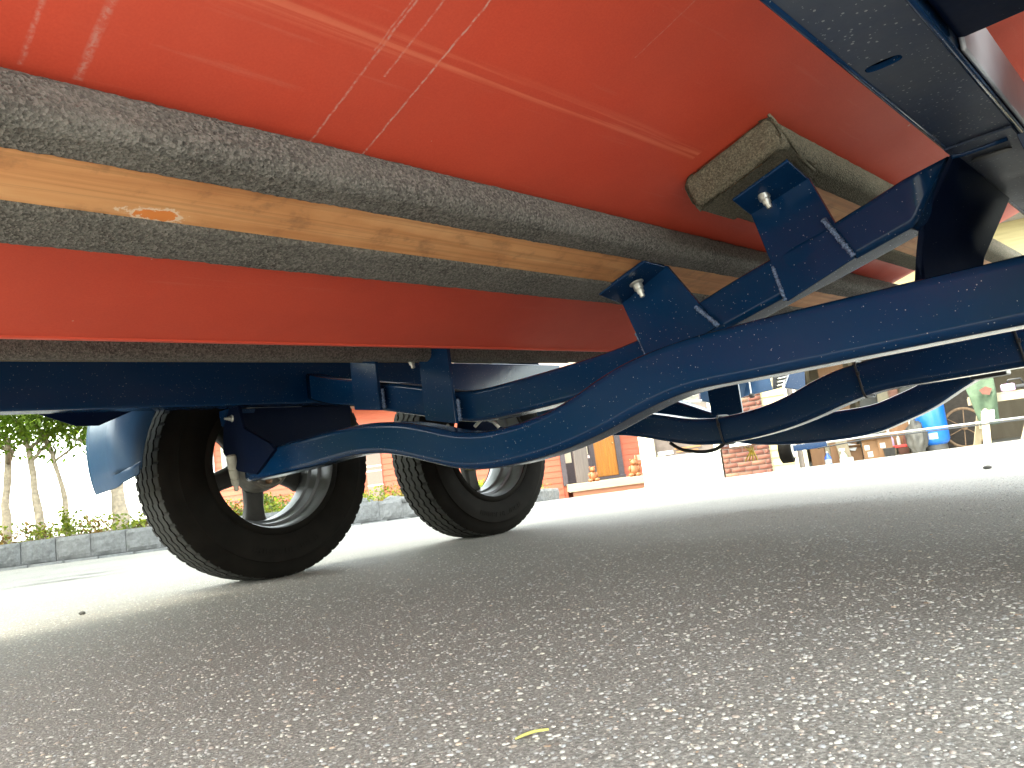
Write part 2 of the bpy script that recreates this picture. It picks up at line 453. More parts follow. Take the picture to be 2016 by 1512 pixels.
M_floor = simple("garage_concrete", (0.42, 0.40, 0.36), 0.8, 0.12, 8)
M_inwall = wood_mat("plywood_wall", (0.124, 0.094, 0.056), (0.169, 0.131, 0.083), (6, 6, 1))
M_card = simple("cardboard", (0.146, 0.074, 0.032), 0.8, 0.12, 8)
M_orangeboard = wood_mat("orange_fir_board", (0.173, 0.074, 0.025), (0.223, 0.107, 0.041), (20, 20, 1))
M_paleboard = wood_mat("pale_pine_board", (0.227, 0.184, 0.118), (0.274, 0.227, 0.149), (20, 20, 1))
M_tank = simple("blue_tank_paint", (0.012, 0.14, 0.52), 0.3, 0.05)
M_iron = simple("rusty_brown_iron", (0.110, 0.072, 0.044), 0.75, 0.3, 30)
M_tarp = simple("grey_tarp", (0.070, 0.066, 0.059), 0.7, 0.2, 10)
M_redpaint = simple("red_enamel", (0.52, 0.02, 0.015), 0.35, 0.1)
M_green = simple("faded_green_cloth", (0.036, 0.059, 0.033), 0.9, 0.25, 14)
M_clothred = simple("faded_red_print", (0.113, 0.043, 0.030), 0.9, 0.2, 20)
M_bluebottle = simple("blue_bottle", (0.03, 0.08, 0.38), 0.3, 0.1)
M_greenbottle = simple("green_liquid_bottle", (0.25, 0.48, 0.30), 0.3, 0.1)
M_label = simple("white_label", (0.367, 0.363, 0.353), 0.5, 0.05)
M_wire = simple("yellow_wire", (0.75, 0.55, 0.05), 0.5, 0.1)
M_twig = simple("yellow_green_twig", (0.38, 0.36, 0.09), 0.6, 0.2)
M_pebble = simple("dark_pebble", (0.06, 0.055, 0.05), 0.8, 0.3)
M_purple = simple("lilac_plastic", (0.42, 0.30, 0.46), 0.4, 0.1)

# ================================================================== SETTING: driveway
def build_driveway():
    us = np.concatenate([np.linspace(-40, -2, 12), np.linspace(-1.5, 5.5, 15), np.linspace(5.8, 14, 30), np.linspace(15, 60, 16), np.array([90, 200, 600])])
    vs = np.array([-600, -150, -60, -30, -15, -8, -4, -2, 0, 2, 4, 8, 15, 30, 60, 150, 600.0])
    V = []
    for u in us:
        for v in vs:
            p = vu(v, u); V.append((p.x, p.y, float(gz(u))))
    nv = len(vs)
    Fc = [(i*nv+j, i*nv+j+1, (i+1)*nv+j+1, (i+1)*nv+j) for i in range(len(us)-1) for j in range(nv-1)]
    o = mesh_obj("driveway", V, Fc, M_asphalt, smooth=True)
    return tag(o, kind="structure")
driveway = build_driveway()

def stone_attr_mat():
    m, nt, b = newmat("aggregate_stone")
    g = nt.nodes.new("ShaderNodeNewGeometry"); v = coords(nt)
    t = ramp(nt, g.outputs['Random Per Island'], [(0.0, (0.13, 0.125, 0.12)), (0.30, (0.20, 0.19, 0.18)), (0.45, (0.30, 0.23, 0.18)), (0.55, (0.24, 0.25, 0.26)),
                                                  (0.74, (0.32, 0.305, 0.27)), (0.92, (0.46, 0.44, 0.395)), (0.98, (0.52, 0.48, 0.38)), (1.0, (0.38, 0.22, 0.13))])
    t = mix(nt, 0.3, t, ramp(nt, noise(nt, v, 500, 3), [(0.3, (0.08, 0.08, 0.08)), (0.7, (0.5, 0.48, 0.45))]))
    L(nt, t, b.inputs['Base Color']); b.inputs['Roughness'].default_value = 0.6; return m
def build_aggregate():
    """stones standing slightly proud of the worn asphalt close to the lens"""
    n = 62000
    u = 0.28 + 2.3*rng.random(n)**1.25
    v = (rng.random(n)*2-1)*(u*0.78+0.12)
    sz = 0.0008 + 0.0027*rng.random(n)**3.0
    # base stone: 6-sided flattened dome
    k = 7
    a = np.arange(k)*2*np.pi/k
    V = np.zeros((n, k*2+1, 3))
    jr = 0.75+0.5*rng.random((n, k))
    rot = rng.random(n)*6.28
    asp = 0.6+0.4*rng.random(n)
    cx, sx = np.cos(a)[None]*jr, np.sin(a)[None]*jr*asp[:, None]
    X = cx*np.cos(rot)[:, None]-sx*np.sin(rot)[:, None]; Yv = cx*np.sin(rot)[:, None]+sx*np.cos(rot)[:, None]
    px = u*CY+v*SY; py = u*SY-v*CY
    for r_, z_, o_ in ((1.0, -0.0006, 0), (0.72, 1.0, k)):
        V[:, o_:o_+k, 0] = px[:, None]+X*r_*sz[:, None]; V[:, o_:o_+k, 1] = py[:, None]+Yv*r_*sz[:, None]
        V[:, o_:o_+k, 2] = z_ if z_ < 0 else (0.26*sz)[:, None]
    V[:, 2*k, 0] = px; V[:, 2*k, 1] = py; V[:, 2*k, 2] = 0.34*sz
    f = []
    for i in range(k):
        j = (i+1) % k
        f.append((i, j, k+j)); f.append((i, k+j, k+i)); f.append((k+i, k+j, 2*k))
    f = np.array(f)
    Fc = (f[None]+(np.arange(n)*(2*k+1))[:, None, None]).reshape(-1, 3)
    me = bpy.data.meshes.new("aggregate_stones")
    me.vertices.add(n*(2*k+1)); me.vertices.foreach_set("co", V.reshape(-1))
    me.loops.add(len(Fc)*3); me.loops.foreach_set("vertex_index", Fc.reshape(-1).astype(np.int32))
    me.polygons.add(len(Fc)); me.polygons.foreach_set("loop_start", (np.arange(len(Fc))*3).astype(np.int32))
    me.polygons.foreach_set("loop_total", np.full(len(Fc), 3, np.int32))
    me.update(calc_edges=True)
    me.materials.append(stone_attr_mat())
    o = bpy.data.objects.new("aggregate_stones", me); link(o, driveway); tag(o, kind="stuff")
build_aggregate()
def tar_streaks():
    m, nt, b = newmat("tar_crack_fill"); v = coords(nt)
    L(nt, ramp(nt, noise(nt, v, 40, 4), [(0.3, (0.07, 0.065, 0.06)), (0.7, (0.14, 0.13, 0.12))]), b.inputs['Base Color'])
    b.inputs['Roughness'].default_value = 0.8
    for (u0, v0, u1, v1, w) in ((4.25, -3.3, 4.55, -2.2, 0.025), (3.55, -2.75, 3.75, -1.9, 0.035), (5.2, -4.2, 5.9, -1.6, 0.03), (3.9, -2.6, 4.05, -2.1, 0.05), (4.7, -1.3, 6.0, 0.6, 0.03), (5.5, 0.4, 6.3, 3.5, 0.035)):
        mb = MB(); n = 24; Lp, Rp = [], []
        for i in range(n+1):
            t = i/n; uu = u0+(u1-u0)*t+0.05*math.sin(9*t+u0)*t; vv = v0+(v1-v0)*t
            ww = w*(0.3+0.9*abs(mnoise.noise(Vector((t*9, u0, v0)))))*math.sin(math.pi*min(1, max(0.02, t)))**0.4
            z = float(gz(uu))+0.004
            Lp.append(vu(vv, uu+ww, z)); Rp.append(vu(vv, uu-ww, z))
        mb.add(Lp+Rp, [(i, i+1, n+2+i, n+1+i) for i in range(n)])
        o = mb.build("crack", m, driveway)
tar_streaks()

# ================================================================== TRAILER
TR = empty("boat_trailer", (0, 0, 0), 0, "navy blue steel boat trailer with tandem axles and curved drop tubes under the red hull", "trailer")

def rr_section(w, h, r, n=4):
    pts = []
    for (cx, cy, a0) in ((w/2-r, h/2-r, 0), (-w/2+r, h/2-r, 90), (-w/2+r, -h/2+r, 180), (w/2-r, -h/2+r, 270)):
        for i in range(n+1):
            a = rad(a0+90*i/n); pts.append((cx+r*math.cos(a), cy+r*math.sin(a)))
    return pts
def catmull(P, n):
    P = np.array(P, float); out = []
    for i in range(len(P)-1):
        p0, p1, p2, p3 = P[max(i-1, 0)], P[i], P[i+1], P[min(i+2, len(P)-1)]
        for k in range(n):
            t = k/n
            out.append(0.5*((2*p1)+(-p0+p2)*t+(2*p0-5*p1+4*p2-p3)*t*t+(-p0+3*p1-3*p2+p3)*t**3))
    out.append(P[-1]); return np.array(out)
def sweep_tube(name, ctrl, width, mat, parent, r=0.012, n=6, sub=5, mitre=0.0):
    """ctrl rows: x of the rear face, y, z top, z bottom"""
    C = catmull(ctrl, sub)
    mb = MB(); m = None
    for i, (x, y, zt, zb) in enumerate(C):
        sec = rr_section(width, zt-zb, r, n); m = len(sec)
        for (a, b_) in sec: mb.v.append((x+width/2+a, y+(mitre*b_ if i == 0 else 0), (zt+zb)/2+b_))
    k = len(C)
    for i in range(k-1):
        for j in range(m):
            mb.f.append((i*m+j, i*m+(j+1) % m, (i+1)*m+(j+1) % m, (i+1)*m+j))
    mb.f.append(tuple(range(m))); mb.f.append(tuple((k-1)*m+j for j in range(m))[::-1])
    return mb.build(name, mat, parent, smooth=True, wn_=True)

AXP = [(-0.05,0.377,0.296),(0.14,0.377,0.296),(0.3,0.379,0.296),(0.5,0.38,0.296),(0.6,0.378,0.296),(0.66,0.373,0.288),(0.72,0.364,0.274),(0.78,0.348,0.257),(0.85,0.324,0.241),(0.92,0.307,0.23),(1.0,0.298,0.223),(1.08,0.297,0.222),(1.16,0.308,0.231),(1.24,0.33,0.251),(1.32,0.35,0.273),(1.4,0.362,0.29),(1.48,0.369,0.298),(1.56,0.371,0.299),(1.65,0.371,0.295),(1.75,0.369,0.291),(1.9,0.367,0.288),(2.04,0.367,0.286)]
def axle(x):
    return sweep_tube("axle_tube", [(x, y, zt, zb) for (y, zt, zb) in AXP], 0.072, M_paint, TR, 0.014)
ax1 = axle(1.05)
ax2 = axle(1.05+0.909)
CB = [(1.086,0.233,0.5310,0.4635),(1.098,0.368,0.4956,0.4312),(1.111,0.506,0.4680,0.4013),(1.127,0.632,0.4392,0.3737),(1.136,0.724,0.4163,0.3496),(1.145,0.828,0.4053,0.3369),(1.161,1.012,0.4013,0.3311),(1.182,1.208,0.4036,0.3323),(1.188,1.306,0.4191,0.3475),(1.200,1.444,0.4553,0.3797),(1.213,1.617,0.4961,0.4206),(1.223,1.751,0.5274,0.4517),(1.231,1.886,0.5599,0.4802),(1.236,1.980,0.5880,0.5080)]
sweep_tube("cross_member", CB, 0.064, M_paint, TR, 0.010, sub=3, mitre=-.65)
CD = [(2.5,1.99,.60,.51),(2.5,1.55,.428,.335),(2.5,1.37,.345,.255),(2.5,1.25,.305,.215),(2.5,1.10,.285,.195),(2.5,.95,.283,.190),(2.5,.83,.285,.197),(2.5,.75,.303,.217),(2.5,.65,.335,.250),(2.5,.52,.39,.314),(2.5,.18,.53,.46)]
sweep_tube("cross_member", CD, 0.07, M_paint, TR, 0.012, sub=4)

def rail(name, xs, y0, y1, z0, z1, pt, mat=M_paint):
    mb = MB()
    pts = [(y0, z0), (y1, z0), (y1, z1), (y0, z1)]
    for x in xs:
        for (y, z) in pts: mb.v.append((x, y, z+pt*x))
    k = len(xs)
    for i in range(k-1):
        for j in range(4): mb.f.append((i*4+j, i*4+(j+1) % 4, (i+1)*4+(j+1) % 4, (i+1)*4+j))
    mb.f += [(3, 2, 1, 0), tuple((k-1)*4+j for j in range(4))]
    return mb.build(name, mat, TR, bevel=0.006, segs=3)
rail("side_rail", [-1.2, 0, 1.2, 2.45], 1.995, 2.06, .489, .622, .009)
# near rail: bottom wall with a drain slot, built as a hollow channel
def near_rail():
    y0, y1, z0, z1 = .132, .209, .535, .622
    sx, sy = 0.764, 0.1835; rx, ry = 0.0085, 0.0165
    n = 32; mb = MB()
    x0, x1 = 0.64, 0.90
    hole_b = [(sx+rx*math.copysign(abs(math.cos(t))**0.7, math.cos(t)), sy+ry*math.copysign(abs(math.sin(t))**0.85, math.sin(t))) for t in [2*math.pi*i/n for i in range(n)]]
    outer = []
    for i in range(n):
        t = 2*math.pi*i/n; c, s = math.cos(t), math.sin(t)
        k = 1/max(abs(c), abs(s))
        ox = sx+(x1-sx)*c*k if c > 0 else sx+(sx-x0)*c*k
        oy = sy+(y1-sy)*s*k if s > 0 else sy+(sy-y0)*s*k
        outer.append((ox, oy))
    mb.add([(x, y, z0) for x, y in hole_b]+[(x, y, z0) for x, y in outer]+[(x, y, z0+.006) for x, y in hole_b],
           [(i, (i+1) % n, n+(i+1) % n, n+i) for i in range(n)]+[(i, 2*n+i, 2*n+(i+1) % n, (i+1) % n) for i in range(n)])
    for (xa, xb) in ((-1.2, x0), (x1, 2.45)):
        mb.add([(xa, y0, z0), (xb, y0, z0), (xb, y1, z0), (xa, y1, z0)], [(0, 3, 2, 1)])
    for y in (y0, y1):
        mb.add([(-1.2, y, z0), (2.45, y, z0), (2.45, y, z1), (-1.2, y, z1)], [(0, 1, 2, 3)])
    mb.add([(-1.2, y0, z1), (2.45, y0, z1), (2.45, y1, z1), (-1.2, y1, z1)], [(0, 1, 2, 3)])
    mb.add([(sx-.012, sy-.001, z0+.03), (sx+.012, sy-.001, z0+.03), (sx+.012, sy+.002, z0+.03), (sx-.012, sy+.002, z0+.03)], [(0, 1, 2, 3)])
    o = mb.build("side_rail", M_paint, TR); tag(o, "dusty underside of the near rail with an oval drain slot")
    o.data.materials.append(M_paint_dusty)
    for p in o.data.polygons:
        if abs(p.normal.z) > 0.9 and p.center.z < z0+.003: p.material_index = 1
    # rolled lower edges of the box section
    e = MB()
    e.tube([(-1.2, y1-.001, z0+.0015), (2.45, y1-.001, z0+.0015)], 0.0035, 8)
    e.tube([(-1.2, y0+.001, z0+.0015), (2.45, y0+.001, z0+.0015)], 0.0035, 8)
    e.build("rail_edge", M_paint, o, smooth=True)
near_rail()
MB().box((.822, .1255, .541), (2.2, .1305, .617)).build("glare_plate", M_glare, TR, bevel=.003)  # added pale plate imitating sky glare on the rail's outboard face
# outboard fender outrigger beside the near rail
MB().box((.48, -.45, .546), (.814, .1305, .630)).build("fender_outrigger", M_paint_shaded, TR, bevel=0.008)
# rails running in to the tongue ahead of the wheels
MB().prism([(2.45, 2.06, .512), (2.45, 1.995, .512), (3.40, 1.545, .520), (3.40, 1.61, .520)], (0, 0, .10)).build("tongue_rail", M_paint_clean, TR, bevel=0.006)

def plate(name, pts, vec, mat=M_paint, bevel=0.0015, parent=None):
    return MB().prism(pts, vec).build(name, mat, parent or TR, bevel=bevel, segs=2)
def weld(p0, p1, r=0.004, n=18, mat=M_weld, parent=None):
    mb = MB(); p0 = Vector(p0); p1 = Vector(p1); d = (p1-p0)/n; t = d.normalized()
    for i in range(n):
        c = p0+d*(i+.5); a = t.orthogonal().normalized(); b = t.cross(a); k = 8
        rr = r*(0.8+0.5*random.random())
        ring = []
        for q, (off, s) in enumerate(((-.62, .55), (-.1, 1.0), (.5, .75))):
            for j in range(k):
                ang = 2*math.pi*j/k; ring.append(c+d*off+rr*s*(math.cos(ang)*a+math.sin(ang)*b))
        mb.add(ring, [(q*k+j, q*k+(j+1) % k, (q+1)*k+(j+1) % k, (q+1)*k+j) for q in range(2) for j in range(k)]+[tuple(range(k))[::-1], tuple(range(2*k, 3*k))])
    return mb.build("weld_bead", mat, parent or TR, smooth=True)
def hexbolt(p, ax, parent, s=1.0, mat=None):
    """flange nut with a protruding threaded stud"""
    mb = MB(); ax = Vector(ax).normalized(); p = Vector(p)
    mb.lathe([(0, 0), (0, .0125*s), (.0015*s, .0128*s), (.003*s, .0100*s), (.0045*s, .0078*s)], p, ax, 24)
    mb.lathe([(.004*s, .0086*s), (.0125*s, .0086*s), (.0135*s, .0074*s), (.0138*s, 0)], p, ax, 6)
    mb.lathe([(.0135*s, .0062*s), (.0195*s, .0062*s), (.0205*s, .0045*s), (.0275*s, .0043*s), (.0285*s, .003*s), (.0285*s, 0)], p, ax, 16)
    return mb.build("bolt", mat or M_zinc, parent, smooth=True, wn_=True)

# hull bottom plane (shared by bunks and brackets)
def hz(x, y): return .4594+.022*(x-1.15)+.3*abs(y-1.0465)

def near_bracket(pts, fl, thick, weldline, weld2, boltp):
    """pts: 4 rear-face corners TL,TR,BR,BL ; fl: two outer flange corners"""
    o = plate("bunk_bracket", pts, (thick, 0, 0))
    t = Vector((0, .28, .96))*0.006
    tl, tr = Vector(pts[0]), Vector(pts[1])
    MB().prism([tl+Vector((.0, 0, -.004)), tr+Vector((.0, 0, -.004)), Vector(fl[1]), Vector(fl[0])], (0, .0015, .0055)).build("flange", M_paint, o, bevel=0.0012)
    weld(*weldline, 0.0042, 20, parent=o)
    weld(*weld2, 0.003, 16, parent=o)
    hexbolt(boltp, (0.05, -.30, -1), o, 1.0)
    return o
# inner near bracket (under the long bunk)
near_bracket([(1.126,0.758,0.4824),(1.126,0.658,0.5215),(1.114,0.575,0.3955),(1.120,0.713,0.3542)], [(1.056,0.753,0.4875),(1.056,0.653,0.5169)], .010,
             [(1.111,0.607,0.4346),(1.113,0.573,0.3944)], [(1.134,0.742,0.4220),(1.125,0.715,0.3542)], (1.092,0.699,0.4985))
# outer near bracket (under the short bunk)
near_bracket([(1.111,0.489,0.5537),(1.111,0.394,0.5767),(1.091,0.344,0.4358),(1.102,0.453,0.4024)], [(1.056,0.488,0.5623),(1.056,0.397,0.5887)], .010,
             [(1.092,0.377,0.5025),(1.091,0.345,0.4381)], [(1.104,0.466,0.4599),(1.102,0.455,0.4047)], (1.086,0.455,0.5698))
# two far-side brackets
def far_bracket(x, ya, yb, zt, zb, bright=None):
    o = plate("bunk_bracket", [(x,ya,zt+.01),(x,yb,zt-.005),(x,yb,zb[1]),(x,ya,zb[0])], (.010, 0, 0))
    weld((x+.012, yb-.003, zb[1]+.005), (x+.012, yb-.003, zb[1]+.055), .005, 14, parent=o)
    MB().prism([(x-.03,ya,zt+.012),(x-.03,yb,zt-.002),(x+.01,yb,zt-.002),(x+.01,ya,zt+.012)], (0, 0, .006)).build("flange", M_paint, o, bevel=0.001)
    return o
fb1 = far_bracket(1.182, 1.675, 1.565, 0.5804, (0.4306, 0.4124))
fb2 = far_bracket(1.154, 1.361, 1.259, 0.5235, (0.3578, 0.3354))
hexbolt((1.140, 1.375, .512), (0, -.3, -1), fb2, 1.1)
# dark upright on the next cross member
plate("bunk_bracket", [(2.488,1.365,.46),(2.488,1.245,.44),(2.488,1.245,.27),(2.488,1.365,.29)], (.010, 0, 0))
MB().box((2.44, .44, .308), (2.5, .53, .345)).build("hose_clip", M_black, TR, bevel=0.004)

# --- axle hanger brackets
def far_hanger(dx):
    o = plate("axle_bracket", [(1.028+dx,2.052,.498),(1.028+dx,2.006,.498),(1.028+dx,1.985,.432),(1.028+dx,1.850,.372),(1.040+dx,1.850,.355),(1.043+dx,1.965,.300),(1.030+dx,2.042,.318),(1.028+dx,2.118,.379),(1.028+dx,2.092,.498)], (.010, 0, 0), M_paint_shaded)
    MB().prism([(1.02+dx,2.06,.497),(1.02+dx,2.125,.497),(1.02+dx,2.125,.47),(1.02+dx,2.10,.452)], (.09, 0, 0)).build("gusset", M_paint, o, bevel=0.001)
    hexbolt((1.028+dx, 2.045, .468), (-1, 0, 0), o, 0.8)
    return o
far_hanger(0.0); far_hanger(.909)
nh = plate("axle_bracket", [(1.098,.2095,.5335),(1.397,.206,.529),(1.22,.225,.415),(1.2,.243,.34),(1.14,.289,.34),(1.14,.289,.387),(1.135,.279,.427),(1.12,.2625,.468),(1.10,.238,.493)], (.003, -.007, -.001), M_paint_shaded)
tag(nh, "dark tapered near axle hanger plate under the rail")
MB().prism([(1.069,0.209,0.5312),(1.069,0.136,0.5312),(1.449,0.136,0.5335),(1.449,0.209,0.5335)], (0, 0, .0028)).build("top_plate", M_paint_dusty, nh)
sl = MB()
ring = [(1.144+.007*math.cos(2*math.pi*i/20), .1725+(.016 if math.sin(2*math.pi*i/20) >= 0 else -.016)+.007*math.sin(2*math.pi*i/20), .5283) for i in range(20)]
sl.prism(ring, (0, 0, .002)).build("slot", M_black, nh)
lip = [(1.098,0.208,0.5303),(1.106,0.198,0.5310),(1.107,0.172,0.5312),(1.104,0.147,0.5312)]
MB().tube(lip, .0035, 8).build("rolled_edge", M_paint, nh, smooth=True)
MB().prism([(1.102,0.137,0.5312),(1.102,0.129,0.5312),(1.138,0.113,0.4254),(1.138,0.120,0.4254)], (.006, 0, 0)).build("outer_flange", M_paint, nh, bevel=.001)
MB().prism([(1.111,0.134,0.5301),(1.438,0.134,0.5301),(1.265,0.122,0.4082),(1.150,0.117,0.4082)], (0, -.005, 0)).build("outer_plate", M_paint_dusty, nh)
hexbolt((1.121, .110, .5025), (-.5, -1, 0), nh, 1.2, M_zinc)

# --- bunks: carpet-wrapped boards
def make_bunk(xa, xb, ya, yb, side, mat, nx, bump_amp, thick=.053, board=True, endcap=True, sub=64):
    """board of width ya..yb lying against the hull; carpet wraps top, sides and the edges of the underside"""
    o = None
    def frame(x, y, d):  # d below hull
        s = .3 if y >= 1.0465 else -.3
        n = Vector((-.022, -s, 1)).normalized()
        return Vector((x, y, hz(x, y))) - n*d
    w = yb-ya; prof = []
    r = .018
    lip0, lip1 = (.066 if w > .16 else .045), .043           # carpet turned over the near / far underside
    inset = .006
    if side < 0: lip0, lip1 = lip1, lip0
    # profile in (y offset, depth): from underside inner near lip -> near edge -> hull side -> far edge -> far lip
    def arc(cx, cz, a0, a1, k):
        return [(cx+r*math.cos(rad(a0+(a1-a0)*i/k)), cz+r*math.sin(rad(a0+(a1-a0)*i/k))) for i in range(k+1)]
    pts = [(lip0, thick-inset), (lip0-.002, thick-.001)]
    pts += [(r+(lip0-.004-r)*(1-i/6), thick) for i in range(6)]
    pts += arc(r, thick-r, 90, 180, 9)
    pts += [(0, thick-r-(thick-2*r)*i/5) for i in range(1, 5)]
    pts += arc(r, r, 180, 270, 7)
    pts += [(r+(w-2*r)*i/4, 0) for i in range(1, 4)]
    pts += arc(w-r, r, 270, 360, 7)
    pts += [(w, r+(thick-2*r)*i/5) for i in range(1, 5)]
    pts += arc(w-r, thick-r, 0, 90, 9)
    pts += [(w-r-(lip1-.004-r)*(i/6), thick) for i in range(1, 7)]
    pts += [(w-lip1+.002, thick-.001), (w-lip1, thick-inset)]
    m = len(pts); V = []; 
    for i in range(nx+1):
        x = xa+(xb-xa)*i/nx
        for j, (py, pd) in enumerate(pts):
            p = frame(x, ya+py, pd)
            cy = min(max(py, r), w-r); cz = min(max(pd, r), thick-r)
            nrm = Vector((0, py-cy, -(pd-cz)))
            if nrm.length < 1e-6: nrm = Vector((0, 0, -1))
            nrm.normalize()
            if bump_amp and abs(pd) > 1e-4:
                q = mnoise.noise(Vector((x*170, (ya+py)*170, pd*170)))*.7+mnoise.noise(Vector((x*400, (ya+py)*400, pd*400)))*.5+.6*mnoise.noise(Vector((x*30, py*30, pd*30+7)))
                p = p+nrm*bump_amp*q
            V.append(p)
    Fc = [(i*m+j, i*m+j+1, (i+1)*m+j+1, (i+1)*m+j) for i in range(nx) for j in range(m-1)]
    o = mesh_obj("bunk", V, Fc, mat, TR, smooth=True)
    if board:
        b = MB(); k = 24
        for i in range(k+1):
            x = xa+.004+(xb-xa-.008)*i/k
            for (py, pd) in ((.012, thick-.0045), (w-.012, thick-.0045), (w-.012, .006), (.012, .006)):
                b.v.append(tuple(frame(x, ya+py, pd)))
        for i in range(k):
            for j in range(4): b.f.append((i*4+j, i*4+(j+1) % 4, (i+1)*4+(j+1) % 4, (i+1)*4+j))
        b.f += [(3, 2, 1, 0), tuple(k*4+j for j in range(4))]
        b.build("board", M_plank, o)
    return o, frame
make_bunk(-.55, 2.75, .631, .804, -1, M_carpet, 900, .0012)
ob, fr = make_bunk(1.018, 2.75, .397, .546, -1, M_carpet_olive, 300, .0011)
make_bunk(-.55, 2.5, 1.305, 1.463, 1, M_carpet, 60, 0)
make_bunk(-.55, 2.03, 1.585, 1.80, 1, M_carpet_olive, 40, 0, thick=.082)
# folded carpet end of the short bunk, with its seam and raw edge
def bunk_end():
    ya, yb, th = .397, .546, .053
    w = yb-ya; nY, nD = 44, 22; V = []; r = .016
    for i in range(nD+1):
        for j in range(nY+1):
            ty = j/nY; td = i/nD
            y = ya+w*ty; d = th*td
            px = 1.014
            # rounded rim
            ey = min(ty, 1-ty)*w; ed = min(td, 1-td)*th
            px += .010*(max(0, 1-ey/.012)**2+max(0, 1-ed/.010)**2)
            px += .0012*mnoise.noise(Vector((y*300, d*300, 3)))+.002*mnoise.noise(Vector((y*40, d*40, 9)))
            V.append(fr(px, y, d))
    Fc = [(i*(nY+1)+j, i*(nY+1)+j+1, (i+1)*(nY+1)+j+1, (i+1)*(nY+1)+j) for i in range(nD) for j in range(nY)]
    mesh_obj("carpet_end", V, Fc, M_carpet_olive, ob, smooth=True)
    # turned-under flap
    V = []; nX = 30
    for i in range(nX+1):
        for j in range(nY+1):
            ty = j/nY; x = 1.019+(.129-.03*abs(ty-.35))*i/nX; y = ya+.006+(w-.012)*ty
            d = th+.0035+.001*mnoise.noise(Vector((x*250, y*250, 1)))
            if i == nX: d -= .004
            V.append(fr(x, y, d))
    Fc = [(i*(nY+1)+j, i*(nY+1)+j+1, (i+1)*(nY+1)+j+1, (i+1)*(nY+1)+j) for i in range(nX) for j in range(nY)]
    mesh_obj("carpet_flap", V, Fc, M_carpet_olive, ob, smooth=True)
    seam = [fr(1.0166, ya+.001, 0.0023), fr(1.0223, ya-.001, 0.0207), fr(1.0350, ya-.001, 0.0345), fr(1.0522, ya+.001, 0.0471), fr(1.0787, ya+.006, 0.0569), fr(1.1063, ya+.010, 0.0598), fr(1.1385, ya+.014, 0.0604)]
    P = catmull([tuple(p) for p in seam], 6)
    MB().tube([tuple(p) for p in P], [.0022+.0012*random.random() for _ in P], 8).build("carpet_seam", M_carpet_olive, ob, smooth=True)
bunk_end()
# grey rub smear of hull paint at the bunk tip
# --- wheels
def tyre_mesh():
    R0 = .345; W = .205
    NS = 780
    half = [(.006, .1955), (-.001, .1965), (-.0005, .203), (.0, .207), (.004, .214), (.0065, .2165), (.0045, .2195), (.010-.008, .236), (-.002, .256), (-.0025, .275), (.000, .2935), (.0025, .2945), (.0045, .2965), (.009, .314), (.0155, .3285), (.021, .336), (.0235, .3395)]
    # tread: shoulder at y=.0245 .. W-.0245 with four zig-zag grooves
    yl, yr = .0245, W-.0245
    grooves = [yl+.026, yl+.062, yl+.094, yl+.130]
    gw = .0046; gd = .010
    tread = [(yl, .3415, 0)]
    for gy in grooves:
        tread += [(gy-gw, .345, 1), (gy-gw+.0006, .345-gd, 1), (gy+gw-.0006, .345-gd, 1), (gy+gw, .345, 1)]
    tread += [(yr, .3415, 0)]
    prof = [(y, r, 0) for y, r in half]+tread+[(W-y, r, 0) for y, r in half[::-1]]
    m = len(prof); V = []
    for k in range(NS):
        a = 2*math.pi*k/NS
        ph = (k % 13)
        zz = (-.0034, -.0034, -.0034, -.0034, -.0034, -.0034, .0034, .0034, .0034, .0034, .0030, .0006, -.0018)[ph]
        for j, (y, r, g) in enumerate(prof):
            yy = y+zz*g; rr = r
            crown = 0
            if g: rr -= .0035*((y-W/2)/(W/2))**2
            if not g and .336 < r < .3425 and ph in (3, 4, 5): rr -= .0045       # shoulder notches
            V.append((rr*math.cos(a), yy, rr*math.sin(a)))
    Fc = [(k*m+j, k*m+j+1, ((k+1) % NS)*m+j+1, ((k+1) % NS)*m+j) for k in range(NS) for j in range(m-1)]
    V = [(x, y, max(z, -.3405)) if z < -.335 else (x, y, z) for x, y, z in V]
    me = bpy.data.meshes.new("tyre"); me.from_pydata(V, [], Fc)
    bm = bmesh.new(); bm.from_mesh(me); bmesh.ops.recalc_face_normals(bm, faces=bm.faces)
    bm.to_mesh(me); bm.free(); me.materials.append(M_rubber); me.materials.append(M_tread)
    me.polygons.foreach_set("material_index", [1 if (p.center.x**2+p.center.z**2)**.5 > .3395 else 0 for p in me.polygons])
    me.polygons.foreach_set("use_smooth", [True]*len(me.polygons))
    me.set_sharp_from_angle(angle=rad(38))
    return me
